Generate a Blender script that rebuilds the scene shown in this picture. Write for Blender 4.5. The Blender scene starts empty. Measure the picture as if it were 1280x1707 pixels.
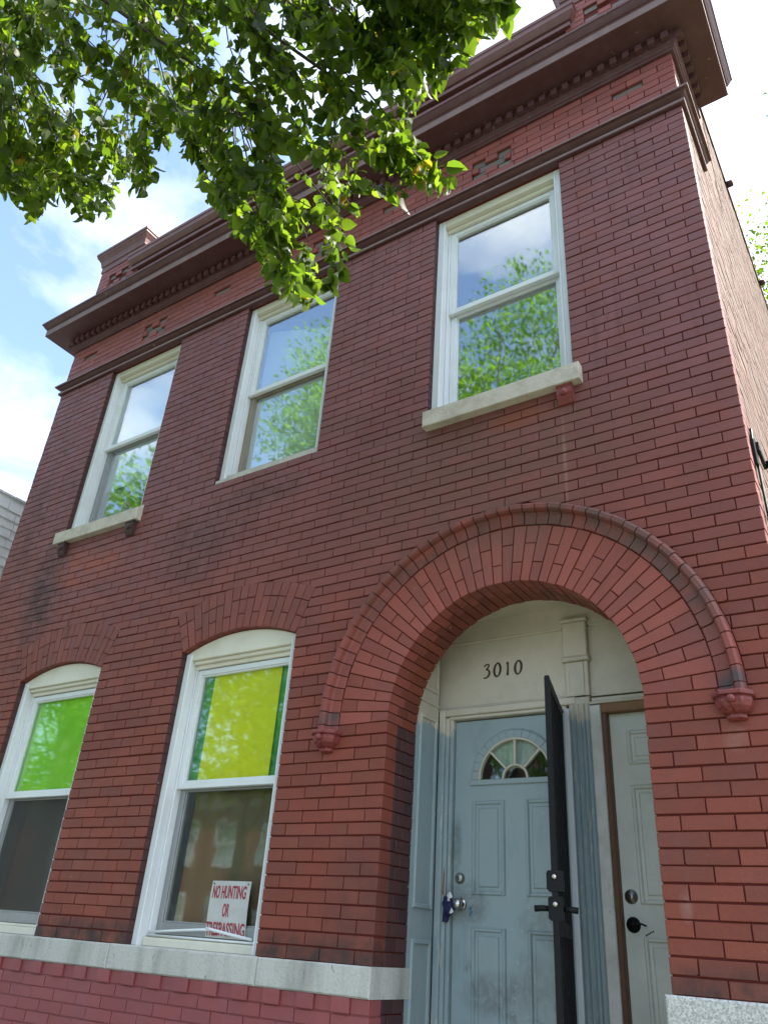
import bpy, math, random
import numpy as np
from mathutils import Vector, Matrix

R0 = random.Random(7)
SC = bpy.context.scene
COL = SC.collection

# ------------------------------------------------------------------ camera
CAMP = Vector((0.959, -3.456, 1.62))
CX = Vector((0.8355424, 0.5456031, 0.0647001))
CY = Vector((0.2193238, -0.4391872, 0.8712128))
CZ = Vector((0.5037519, -0.7137449, -0.4866233))
cam = bpy.data.cameras.new('camera')
camo = bpy.data.objects.new('camera', cam)
COL.objects.link(camo)
cam.sensor_fit = 'VERTICAL'
cam.sensor_height = 36.0
cam.sensor_width = 27.0
cam.lens = 1293.56 / 1707.0 * 36.0
cam.clip_start = 0.05
cam.clip_end = 3000.0
M = Matrix.Identity(4)
for i in range(3):
    M[i][0], M[i][1], M[i][2], M[i][3] = CX[i], CY[i], CZ[i], CAMP[i]
camo.matrix_world = M
SC.camera = camo

# ------------------------------------------------------------------ world, sun, exposure
SUN_DIR = Vector((0.52, 0.30, 0.80)).normalized()
SUN_EL = math.asin(SUN_DIR.z)
SUN_AZ = math.atan2(SUN_DIR.x, SUN_DIR.y)
EXPOSURE = 2.25
SKY_STRENGTH = 0.105
SUN_STRENGTH = 2.8

world = bpy.data.worlds.new('World')
SC.world = world
world.use_nodes = True
wn, wl = world.node_tree.nodes, world.node_tree.links
wn.clear()


def W(t, **k):
    n = wn.new(t)
    for a, b in k.items():
        setattr(n, a, b)
    return n


wout = W('ShaderNodeOutputWorld')
wbg = W('ShaderNodeBackground')
wbg.inputs['Strength'].default_value = SKY_STRENGTH
sky = W('ShaderNodeTexSky', sky_type='NISHITA', sun_disc=False)
sky.sun_elevation = SUN_EL
sky.sun_rotation = SUN_AZ
sky.air_density = 1.0
sky.dust_density = 1.2
wtc = W('ShaderNodeTexCoord')
wsep = W('ShaderNodeSeparateXYZ')
wl.new(wtc.outputs['Generated'], wsep.inputs[0])


def wmath(op, a, b=None, clamp=False):
    n = W('ShaderNodeMath', operation=op, use_clamp=clamp)
    for i, x in enumerate((a, b)):
        if x is None:
            continue
        if isinstance(x, (int, float)):
            n.inputs[i].default_value = x
        else:
            wl.new(x, n.inputs[i])
    return n.outputs[0]


zz = wmath('ADD', wmath('MAXIMUM', wsep.outputs['Z'], 0.0), 0.22)
px = wmath('DIVIDE', wsep.outputs['X'], zz)
py = wmath('DIVIDE', wsep.outputs['Y'], zz)
wcmb = W('ShaderNodeCombineXYZ')
wl.new(px, wcmb.inputs[0])
wl.new(py, wcmb.inputs[1])
wno = W('ShaderNodeTexNoise')
wno.inputs['Scale'].default_value = 2.5
wno.inputs['Detail'].default_value = 9.0
wno.inputs['Roughness'].default_value = 0.56
wno.inputs['Distortion'].default_value = 0.35
woff = W('ShaderNodeVectorMath', operation='ADD')
woff.inputs[1].default_value = (-9.0, -6.0, 0.0)
wl.new(wcmb.outputs[0], woff.inputs[0])
wl.new(woff.outputs[0], wno.inputs['Vector'])
wvm = W('ShaderNodeVectorMath', operation='DOT_PRODUCT')
wl.new(wtc.outputs['Generated'], wvm.inputs[0])
wvm.inputs[1].default_value = SUN_DIR
toward = wmath('MULTIPLY', wmath('ADD', wvm.outputs['Value'], 0.0), 0.16)
cov = wmath('MULTIPLY', wmath('SUBTRACT', wmath('ADD', wno.outputs['Fac'], toward), 0.485), 3.8, True)
cov = wmath('MULTIPLY', cov, 0.96)
glow = wmath('POWER', wmath('MAXIMUM', wvm.outputs['Value'], 0.0), 6.0)
cb = wmath('ADD', wmath('MULTIPLY', glow, 7.0), 4.4)
ccol = W('ShaderNodeCombineXYZ')
wl.new(wmath('MULTIPLY', cb, 0.97), ccol.inputs[0])
wl.new(cb, ccol.inputs[1])
wl.new(wmath('MULTIPLY', cb, 1.05), ccol.inputs[2])
wmix = W('ShaderNodeMix', data_type='RGBA')
wl.new(cov, wmix.inputs['Factor'])
wl.new(sky.outputs[0], wmix.inputs[6])
wl.new(ccol.outputs[0], wmix.inputs[7])
wl.new(wmix.outputs[2], wbg.inputs['Color'])
wl.new(wbg.outputs[0], wout.inputs['Surface'])

sl = bpy.data.lights.new('sun', 'SUN')
sl.energy = SUN_STRENGTH
sl.angle = math.radians(0.5)
sl.color = (1.0, 0.94, 0.85)
so = bpy.data.objects.new('sun', sl)
so.rotation_euler = SUN_DIR.to_track_quat('Z', 'Y').to_euler()
so.location = (20, 8, 30)
COL.objects.link(so)

SC.view_settings.view_transform = 'Standard'
SC.view_settings.look = 'None'
SC.view_settings.gamma = 1.0
SC.view_settings.use_curve_mapping = False
SC.view_settings.exposure = EXPOSURE
SC.cycles.max_bounces = 8
SC.cycles.transparent_max_bounces = 12


# ------------------------------------------------------------------ materials
def new_mat(name):
    m = bpy.data.materials.new(name)
    m.use_nodes = True
    nt = m.node_tree
    nt.nodes.clear()
    return m, nt.nodes, nt.links


class NT:
    """small helper round a node tree"""

    def __init__(s, m):
        s.n, s.l = m.node_tree.nodes, m.node_tree.links

    def node(s, t, **k):
        n = s.n.new(t)
        for a, b in k.items():
            setattr(n, a, b)
        return n

    def put(s, sock, v):
        if v is None:
            return
        if hasattr(v, 'is_output') or hasattr(v, 'links'):
            s.l.new(v, sock)
        else:
            sock.default_value = v

    def math(s, op, a, b=None, clamp=False):
        n = s.node('ShaderNodeMath', operation=op, use_clamp=clamp)
        s.put(n.inputs[0], a)
        s.put(n.inputs[1], b)
        return n.outputs[0]

    def mix(s, f, a, b, blend='MIX'):
        n = s.node('ShaderNodeMix', data_type='RGBA', blend_type=blend)
        s.put(n.inputs['Factor'], f)
        s.put(n.inputs[6], c4(a) if isinstance(a, tuple) else a)
        s.put(n.inputs[7], c4(b) if isinstance(b, tuple) else b)
        return n.outputs[2]

    def pos(s):
        if not hasattr(s, '_p'):
            s._p = s.node('ShaderNodeNewGeometry')
        return s._p.outputs['Position']

    def island(s):
        s.pos()
        return s._p.outputs['Random Per Island']

    def xyz(s):
        if not hasattr(s, '_x'):
            s._x = s.node('ShaderNodeSeparateXYZ')
            s.l.new(s.pos(), s._x.inputs[0])
        return s._x.outputs

    def noise(s, scale, detail=4.0, rough=0.55, stretch=None, dist=0.0):
        n = s.node('ShaderNodeTexNoise')
        n.inputs['Scale'].default_value = scale
        n.inputs['Detail'].default_value = detail
        n.inputs['Roughness'].default_value = rough
        n.inputs['Distortion'].default_value = dist
        v = s.pos()
        if stretch:
            mp = s.node('ShaderNodeMapping')
            mp.inputs['Scale'].default_value = stretch
            s.l.new(v, mp.inputs['Vector'])
            v = mp.outputs[0]
        s.l.new(v, n.inputs['Vector'])
        return n.outputs['Fac']

    def ramp(s, f, a, b, lo=0.0, hi=1.0):
        """map range clamped: lo..hi -> a..b"""
        n = s.node('ShaderNodeMapRange')
        n.clamp = True
        s.put(n.inputs['Value'], f)
        n.inputs['From Min'].default_value = lo
        n.inputs['From Max'].default_value = hi
        n.inputs['To Min'].default_value = a
        n.inputs['To Max'].default_value = b
        return n.outputs['Result']

    def blob(s, cx, cz, rx, rz, noise=None, gain=1.6):
        """soft stain in the facade plane"""
        x, _, z = s.xyz()
        dx = s.math('DIVIDE', s.math('SUBTRACT', x, cx), rx)
        dz = s.math('DIVIDE', s.math('SUBTRACT', z, cz), rz)
        d = s.math('ADD', s.math('MULTIPLY', dx, dx), s.math('MULTIPLY', dz, dz))
        m = s.math('SUBTRACT', 1.0, d, True)
        if noise is not None:
            m = s.math('MULTIPLY', m, s.ramp(noise, 0.0, gain, 0.32, 0.68), True)
        return m

    def bsdf(s, color, rough=0.5, spec=0.5, metal=0.0, bump=None, bstr=0.3, bdist=0.002, emis=None):
        b = s.node('ShaderNodeBsdfPrincipled')
        s.put(b.inputs['Base Color'], c4(color) if isinstance(color, tuple) else color)
        s.put(b.inputs['Roughness'], rough)
        s.put(b.inputs['Specular IOR Level'], spec)
        s.put(b.inputs['Metallic'], metal)
        if bump is not None:
            bn = s.node('ShaderNodeBump')
            bn.inputs['Strength'].default_value = bstr
            bn.inputs['Distance'].default_value = bdist
            s.l.new(bump, bn.inputs['Height'])
            s.l.new(bn.outputs[0], b.inputs['Normal'])
        return b

    def out(s, b):
        o = s.node('ShaderNodeOutputMaterial')
        s.l.new(b.outputs[0] if hasattr(b, 'outputs') else b, o.inputs['Surface'])


def c4(c):
    return (c[0], c[1], c[2], 1.0) if len(c) == 3 else c


def piece_random(t):
    """one random number per piece, whether it is an object of its own or an island of a joined mesh"""
    oi = t.node('ShaderNodeObjectInfo')
    return t.math('FRACT', t.math('ADD', t.math('ADD', oi.outputs['Random'], t.island()), 0.37))


def mat_brick(name, stops, stains=(), rough=0.55, chip=0.0, zfade=None, vary=1.0):
    m, _, _ = new_mat(name)
    t = NT(m)
    r = piece_random(t)
    cr = t.node('ShaderNodeValToRGB')
    e = cr.color_ramp.elements
    e[0].position, e[0].color = 0.0, c4(stops[0])
    e[1].position, e[1].color = 1.0, c4(stops[-1])
    for i, s in enumerate(stops[1:-1], 1):
        el = e.new(i / (len(stops) - 1))
        el.color = c4(s)
    t.l.new(r, cr.inputs[0])
    col = cr.outputs[0]
    big = t.noise(0.9, 5, 0.6)
    mid = t.noise(7.0, 5, 0.6)
    fine = t.noise(95.0, 3, 0.6)
    brn = t.noise(4.3, 3, 0.5, dist=0.6)
    if zfade:
        z0, z1, c = zfade
        f = t.ramp(t.math('ADD', t.xyz()[2], t.math('MULTIPLY', big, 0.9)), 0.0, 0.85, z0 + .45, z1 + .45)
        r2 = t.math('FRACT', t.math('MULTIPLY', r, 7.31))
        cb = t.mix(r2, c[0], c[1])
        col = t.mix(f, col, cb)
    if vary:
        col = t.mix(t.ramp(brn, 0.0, 0.38, 0.42, 0.70), col, (stops[0][0] * .80, stops[0][1] * 1.25, stops[0][2] * 1.5))
    # weathering: lighter dusty and darker sooty patches
    col = t.mix(t.ramp(big, 0.0, 0.45, 0.52, 0.75), col, tuple(0.55 * a for a in stops[0]))
    col = t.mix(t.ramp(mid, 0.0, 0.30, 0.52, 0.80), col, (stops[-1][0] * 1.25, stops[-1][1] * 1.5, stops[-1][2] * 1.5))
    col = t.mix(t.ramp(fine, 0.0, 0.35, 0.5, 0.8), col, tuple(0.5 * a for a in stops[0]))
    for (cx, cz, rx, rz, amt, c) in stains:
        col = t.mix(t.math('MULTIPLY', t.blob(cx, cz, rx, rz, mid), amt), col, c)
    if chip:
        # paint flaked down to the lighter brick, and dark pits
        cn = t.noise(33.0, 6, 0.72)
        pr = t.ramp(t.noise(1.6, 3), 0.0, 0.05, .45, .7)
        col = t.mix(t.ramp(t.math('ADD', cn, pr), 0.0, chip, .672, .69), col, (0.34, 0.115, 0.075))
        col = t.mix(t.ramp(t.noise(47.0, 5, .7), 0.0, chip, .69, .71), col, (0.035, 0.014, 0.012))
        # rain streaks
        stx = t.noise(9.0, 4, .6, (1, 1, .05))
        col = t.mix(t.ramp(t.math('MULTIPLY', stx, t.ramp(t.noise(.7, 2), .8, 1.15, .4, .65)), 0.0, 0.32, .58, .72), col, tuple(0.42 * a for a in stops[0]))
    # specks of paint and lime
    vo = t.node('ShaderNodeTexVoronoi')
    vo.inputs['Scale'].default_value = 9.0
    t.l.new(t.pos(), vo.inputs['Vector'])
    sp = t.math('MULTIPLY', t.ramp(vo.outputs['Distance'], 1.0, 0.0, 0.035, 0.06), t.ramp(t.noise(2.1, 2), 0.0, 1.0, 0.56, 0.62))
    col = t.mix(t.math('MULTIPLY', sp, 0.55), col, (0.55, 0.42, 0.36))
    bh = t.math('ADD', t.math('MULTIPLY', fine, 0.6), t.math('MULTIPLY', t.noise(28.0, 4), 1.0))
    t.out(t.bsdf(col, t.ramp(mid, rough - .08, rough + .15, 0.3, 0.7), 0.42, bump=bh, bstr=0.45, bdist=0.004))
    return m


def mat_paint(name, color, dirt=(0.25, 0.22, 0.17), amt=0.25, rough=0.5, scale=5.0, bstr=0.15, streak=False, chips=None):
    m, _, _ = new_mat(name)
    t = NT(m)
    n1 = t.noise(scale, 5, 0.65, (1, 1, 0.18) if streak else None)
    n2 = t.noise(70.0, 3, 0.6)
    col = t.mix(t.ramp(n1, 0.0, amt, 0.45, 0.8), color, dirt)
    col = t.mix(t.ramp(n2, 0.0, amt * 0.5, 0.5, 0.85), col, dirt)
    if chips:
        n3 = t.noise(24.0, 6, 0.7, (1, 1, 0.35))
        col = t.mix(t.ramp(n3, 0.0, 0.9, chips[1], chips[1] + .03), col, chips[0])
    t.out(t.bsdf(col, rough, 0.45, bump=t.math('ADD', n2, t.noise(18, 4)), bstr=bstr, bdist=0.003))
    return m


def mat_plain(name, color, rough=0.5, spec=0.5, metal=0.0, amt=0.15):
    m, _, _ = new_mat(name)
    t = NT(m)
    n = t.noise(30.0, 4)
    col = t.mix(t.ramp(n, 0.0, amt, 0.4, 0.8), color, tuple(a * 0.5 for a in color))
    t.out(t.bsdf(col, t.ramp(n, max(rough - .08, 0.02), rough + .1, .3, .7), spec, metal, bump=n, bstr=0.08))
    return m


def mat_glass(name, reflect=0.35, tint=(0.9, 0.95, 0.94), wav=0.0):
    m, _, _ = new_mat(name)
    t = NT(m)
    tr = t.node('ShaderNodeBsdfTransparent')
    tr.inputs['Color'].default_value = c4(tint)
    gl = t.node('ShaderNodeBsdfGlossy')
    gl.inputs['Roughness'].default_value = 0.03
    gl.inputs['Color'].default_value = (0.93, 0.97, 0.97, 1)
    if wav:
        bn = t.node('ShaderNodeBump')
        bn.inputs['Strength'].default_value = wav
        bn.inputs['Distance'].default_value = 0.02
        t.l.new(t.noise(3.0, 2), bn.inputs['Height'])
        t.l.new(bn.outputs[0], gl.inputs['Normal'])
    lw = t.node('ShaderNodeLayerWeight')
    lw.inputs['Blend'].default_value = 0.5
    f = t.math('ADD', reflect, t.math('MULTIPLY', t.math('POWER', lw.outputs['Facing'], 5.0), 1.0 - reflect))
    f = t.math('ADD', f, t.ramp(t.noise(14, 4), 0.0, 0.04, .5, .8))
    mx = t.node('ShaderNodeMixShader')
    t.l.new(f, mx.inputs[0])
    t.l.new(tr.outputs[0], mx.inputs[1])
    t.l.new(gl.outputs[0], mx.inputs[2])
    t.out(mx)
    return m


def mat_leaf(name, stops, trans=0.55, bright=1.0):
    m, _, _ = new_mat(name)
    t = NT(m)
    r = piece_random(t)
    cr = t.node('ShaderNodeValToRGB')
    e = cr.color_ramp.elements
    e[0].position, e[0].color = 0.0, c4(stops[0])
    e[1].position, e[1].color = 1.0, c4(stops[-1][1] if isinstance(stops[-1][0], tuple) else stops[-1])
    n = len(stops)
    for i, s in enumerate(stops[1:-1], 1):
        el = e.new(0.985 * i / (n - 2) if n > 2 else 0.5)
        el.color = c4(s)
    t.l.new(r, cr.inputs[0])
    col = t.mix(t.ramp(t.noise(60, 3), 0, 0.3, .45, .8), cr.outputs[0], tuple(0.6 * a for a in stops[0]))
    d = t.bsdf(col, 0.45, 0.28)
    tl = t.node('ShaderNodeBsdfTranslucent')
    tc = t.mix(1.0, cr.outputs[0], (3.0 * bright, 3.3 * bright, 0.9 * bright), 'MULTIPLY')
    t.l.new(tc, tl.inputs['Color'])
    mx = t.node('ShaderNodeMixShader')
    mx.inputs[0].default_value = trans
    t.l.new(d.outputs[0], mx.inputs[1])
    t.l.new(tl.outputs[0], mx.inputs[2])
    t.out(mx)
    return m


STAINS = [
    (-4.97, 4.02, 0.34, 0.50, 0.75, (0.030, 0.022, 0.020)),
    (-4.45, 4.22, 0.55, 0.22, 0.75, (0.30, 0.075, 0.045)),
    (-3.15, 4.10, 0.50, 0.40, 0.45, (0.045, 0.028, 0.024)),
    (-0.85, 4.12, 1.15, 0.62, 0.62, (0.125, 0.070, 0.050)),
    (-1.55, 3.98, 1.40, 0.50, 0.40, (0.15, 0.052, 0.045)),
    (-0.52, 4.38, 0.30, 0.10, 0.7, (0.24, 0.060, 0.030)),
    (-4.4, 1.53, 9.0, 0.14, 0.95, (0.040, 0.022, 0.020)),
    (-1.42, 1.70, 0.30, 0.55, 0.45, (0.050, 0.024, 0.022)),
    (-0.68, 3.62, 0.55, 0.26, 0.5, (0.16, 0.075, 0.055)),
    (-0.295, 4.02, 0.014, 0.36, 0.5, (0.30, 0.17, 0.13)),
    (0.36, 2.45, 0.06, 0.06, 0.3, (0.40, 0.27, 0.23)),
    (0.085, 1.83, 0.03, 0.07, 0.3, (0.42, 0.30, 0.27)),
    (-5.45, 4.9, 0.2, 0.7, 0.4, (0.07, 0.035, 0.034)),
    (-2.62, 4.40, 0.62, 0.14, 0.55, (0.075, 0.038, 0.034)),
]
MT = {}
MT['brick'] = mat_brick('painted_brick_red', [(0.172, 0.037, 0.022), (0.194, 0.041, 0.023), (0.215, 0.045, 0.025), (0.238, 0.052, 0.029)], STAINS,
                        chip=0.7, zfade=(3.0, 4.6, ((0.170, 0.066, 0.068), (0.215, 0.080, 0.081))))
MT['voussoir'] = mat_brick('painted_brick_arch', [(0.200, 0.047, 0.033), (0.235, 0.055, 0.039), (0.262, 0.062, 0.044), (0.292, 0.070, 0.049)], STAINS, chip=0.6)
MT['soffit_brick'] = mat_brick('bare_orange_brick', [(0.14, 0.030, 0.018), (0.19, 0.042, 0.022), (0.23, 0.052, 0.026)])
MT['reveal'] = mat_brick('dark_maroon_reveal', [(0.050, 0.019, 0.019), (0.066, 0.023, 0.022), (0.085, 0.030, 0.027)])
MT['frieze'] = mat_brick('faded_red_brick', [(0.240, 0.066, 0.055), (0.275, 0.073, 0.060), (0.305, 0.086, 0.070)])
MT['frieze_grey'] = mat_brick('weathered_grey_brick', [(0.145, 0.115, 0.098), (0.175, 0.14, 0.12), (0.21, 0.17, 0.145)])
MT['base'] = mat_brick('pink_red_painted_brick', [(0.255, 0.060, 0.062), (0.275, 0.066, 0.068), (0.29, 0.073, 0.075)], rough=0.48)
MT['hood'] = mat_brick('hood_brick', [(0.20, 0.048, 0.036), (0.235, 0.055, 0.040), (0.26, 0.062, 0.047)],
                       [(-0.25, 3.70, 0.75, 0.36, 0.75, (0.080, 0.054, 0.046)), (0.18, 3.32, 0.42, 0.52, 0.75, (0.090, 0.062, 0.054)),
                        (-1.3, 3.6, 0.8, 0.5, 0.8, (0.10, 0.045, 0.034)), (0.4, 2.68, 0.1, 0.06, 1.0, (0.07, 0.05, 0.05)), (-1.72, 2.70, 0.1, 0.05, 1.0, (0.07, 0.05, 0.05))])
MT['mortar'] = mat_plain('dark_red_mortar', (0.115, 0.020, 0.015), 0.8, 0.2)
MT['terracotta'] = mat_paint('painted_terracotta', (0.22, 0.045, 0.042), (0.07, 0.02, 0.018), 0.8, 0.5, 38.0, 0.6)
MT['corbel_dark'] = mat_paint('sooty_terracotta', (0.060, 0.028, 0.026), (0.02, 0.016, 0.015), 0.6, 0.6, 30.0, 0.3)
MT['trim'] = mat_paint('purple_brown_trim', (0.092, 0.033, 0.036), (0.17, 0.105, 0.098), 0.4, 0.55, 9.0, 0.3, chips=((0.33, 0.27, 0.24), 0.66))
MT['coping'] = mat_paint('maroon_coping_paint', (0.165, 0.072, 0.068), (0.25, 0.17, 0.155), 0.45, 0.55, 9.0, 0.3, streak=True, chips=((0.36, 0.29, 0.26), 0.68))
MT['fascia'] = mat_paint('faded_fascia_paint', (0.20, 0.120, 0.112), (0.30, 0.22, 0.20), 0.65, 0.6, 9.0, 0.3, streak=True)  # chalky fading, plus the front faces' light against the shaded soffit put into colour
MT['stone'] = mat_paint('pale_limestone', (0.50, 0.49, 0.45), (0.13, 0.125, 0.105), 0.85, 0.85, 4.2, 1.0, chips=((0.20, 0.19, 0.165), 0.64), streak=True)
MT['sill'] = mat_paint('cream_sill_stone', (0.54, 0.50, 0.42), (0.20, 0.16, 0.11), 0.7, 0.8, 7.0, 0.7)
MT['white'] = mat_paint('white_window_paint', (0.70, 0.73, 0.74), (0.42, 0.40, 0.34), 0.22, 0.38, 6.0, 0.05)
MT['cream'] = mat_paint('cream_window_paint', (0.68, 0.65, 0.54), (0.36, 0.31, 0.22), 0.30, 0.45, 6.0, 0.1)
MT['entry_cream'] = mat_paint('old_cream_paint', (0.58, 0.53, 0.43), (0.28, 0.23, 0.15), 0.40, 0.5, 3.5, 0.12)
MT['door_grey'] = mat_paint('greenish_grey_door', (0.58, 0.58, 0.50), (0.27, 0.27, 0.22), 0.40, 0.5, 3.0, 0.12)
MT['casing_white'] = mat_paint('flaking_white_paint', (0.62, 0.60, 0.55), (0.30, 0.26, 0.2), 0.45, 0.55, 9.0, 0.3, chips=((0.20, 0.15, 0.11), 0.66))
MT['black'] = mat_plain('black_metal', (0.007, 0.007, 0.008), 0.55, 0.18)
MT['chrome'] = mat_plain('worn_chrome', (0.55, 0.53, 0.50), 0.22, 0.5, 1.0)
MT['nickel'] = mat_plain('dull_nickel', (0.36, 0.35, 0.32), 0.4, 0.5, 1.0)
MT['aluminium'] = mat_plain('grey_aluminium', (0.30, 0.31, 0.31), 0.45, 0.5, 0.4)
MT['vinyl_track'] = mat_plain('grey_screen_track', (0.22, 0.24, 0.25), 0.5)  # plain even grey of a screen track, given to no part
MT['glass'] = mat_glass('window_glass', 0.32, wav=0.04)
MT['glass_low'] = mat_glass('lower_window_glass', 0.045, (0.85, 0.88, 0.86), wav=0.05)
MT['glass_tint'] = mat_glass('film_glass', 0.10, (0.95, 0.97, 0.95), wav=0.02)
MT['door_glass'] = mat_glass('fanlight_glass', 0.05, (0.84, 0.88, 0.86), wav=0.3)
MT['green_film'] = mat_paint('lime_green_sheet', (0.30, 0.74, 0.012), (0.14, 0.46, 0.02), 0.6, 0.45, 2.6, 0.06)
MT['yellow_film'] = mat_paint('yellow_green_sheet', (0.76, 0.76, 0.008), (0.55, 0.64, 0.02), 0.55, 0.45, 2.2, 0.06)
MT['teal_film'] = mat_paint('dark_green_sheet', (0.025, 0.30, 0.08), (0.01, 0.14, 0.12), 0.9, 0.45, 2.0, 0.06)
MT['screen'], _, _ = new_mat('dark_grey_screen')
t = NT(MT['screen'])
mx = t.node('ShaderNodeMixShader')
mx.inputs[0].default_value = 0.60
t.l.new(t.node('ShaderNodeBsdfTransparent').outputs[0], mx.inputs[1])
t.l.new(t.bsdf((0.070, 0.070, 0.064), 0.7, 0.3).outputs[0], mx.inputs[2])
t.out(mx)
MT['tan'] = mat_paint('tan_shade_cloth', (0.21, 0.165, 0.095), (0.10, 0.075, 0.045), 0.5, 0.8, 2.0, 0.2, streak=True)
MT['white_shade'] = mat_paint('white_shade', (0.78, 0.79, 0.77), (0.5, 0.5, 0.46), 0.25, 0.7, 4.0)
MT['lace'] = mat_paint('grey_green_lace', (0.72, 0.76, 0.72), (0.09, 0.11, 0.10), 0.75, 0.7, 22.0, streak=True)
MT['taupe'] = mat_paint('taupe_weathered_sash', (0.27, 0.235, 0.185), (0.13, 0.10, 0.07), 0.7, 0.7, 8.0, 0.3, streak=True)
MT['worn_sill'] = mat_paint('worn_grey_white_wood', (0.52, 0.50, 0.45), (0.24, 0.20, 0.16), 0.7, 0.75, 9.0, 0.4, chips=((0.25, 0.19, 0.14), 0.63))
MT['room'] = mat_plain('dim_room_plaster', (0.20, 0.19, 0.17), 0.9)
MT['wood'] = mat_paint('raw_brown_lumber', (0.23, 0.115, 0.045), (0.10, 0.045, 0.018), 0.7, 0.6, 9.0, 0.3)
MT['wood_dark'] = mat_paint('dark_brown_jamb', (0.13, 0.058, 0.024), (0.05, 0.022, 0.012), 0.6, 0.5, 9.0, 0.3, streak=True)
MT['numeral'] = mat_plain('brown_numeral', (0.060, 0.032, 0.014), 0.35)
MT['sign_white'] = mat_paint('sign_white', (0.48, 0.48, 0.46), (0.28, 0.26, 0.22), 0.45, 0.4, 10.0)
MT['sign_red'] = mat_plain('sign_red', (0.30, 0.018, 0.035), 0.5)
MT['navy'] = mat_plain('navy_cloth', (0.008, 0.010, 0.055), 0.8)
MT['bag_white'] = mat_plain('white_plastic', (0.70, 0.70, 0.70), 0.4)
MT['teal_paint'] = mat_plain('teal_paint', (0.01, 0.13, 0.22), 0.4)
MT['siding'] = mat_paint('pale_grey_shingle', (0.74, 0.75, 0.75), (0.40, 0.40, 0.40), 0.5, 0.8, 3.0, 0.5)
MT['roofing'] = mat_plain('grey_roofing', (0.16, 0.155, 0.15), 0.9)
MT['concrete'] = mat_paint('concrete', (0.24, 0.235, 0.215), (0.14, 0.13, 0.12), 0.5, 0.85, 2.0, 0.5)
MT['asphalt'] = mat_paint('asphalt', (0.055, 0.055, 0.056), (0.09, 0.09, 0.085), 0.5, 0.9, 3.0, 0.6)
MT['earth'] = mat_paint('lawn_soil', (0.06, 0.085, 0.03), (0.09, 0.075, 0.045), 0.6, 0.95, 2.0, 0.6)
MT['bark'] = mat_paint('bark', (0.075, 0.060, 0.047), (0.03, 0.024, 0.02), 0.8, 0.9, 14.0, 0.9, streak=True)
MT['twig'] = mat_plain('twig', (0.050, 0.034, 0.025), 0.8)
LEAFS = [(0.034, 0.055, 0.012), (0.045, 0.073, 0.014), (0.058, 0.090, 0.016), (0.076, 0.110, 0.018), (0.102, 0.134, 0.021), (0.20, 0.11, 0.02)]
MT['leaf'] = mat_leaf('green_leaf', LEAFS, 0.60)
MT['leaf_far'] = mat_leaf('green_leaf_far', [(0.05, 0.10, 0.02), (0.075, 0.14, 0.025), (0.10, 0.18, 0.03), (0.13, 0.21, 0.035), (0.16, 0.23, 0.04)], 0.45)
MT['side'] = mat_brick('rough_common_brick', [(0.125, 0.068, 0.050), (0.140, 0.078, 0.058), (0.158, 0.090, 0.068), (0.112, 0.058, 0.042)], rough=0.85)
MT['side_mortar'] = mat_plain('pale_mortar', (0.150, 0.098, 0.078), 0.9, 0.2)
MT['far_brick'] = mat_brick('far_red_brick', [(0.24, 0.075, 0.05), (0.28, 0.09, 0.06), (0.22, 0.07, 0.05)])


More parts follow.
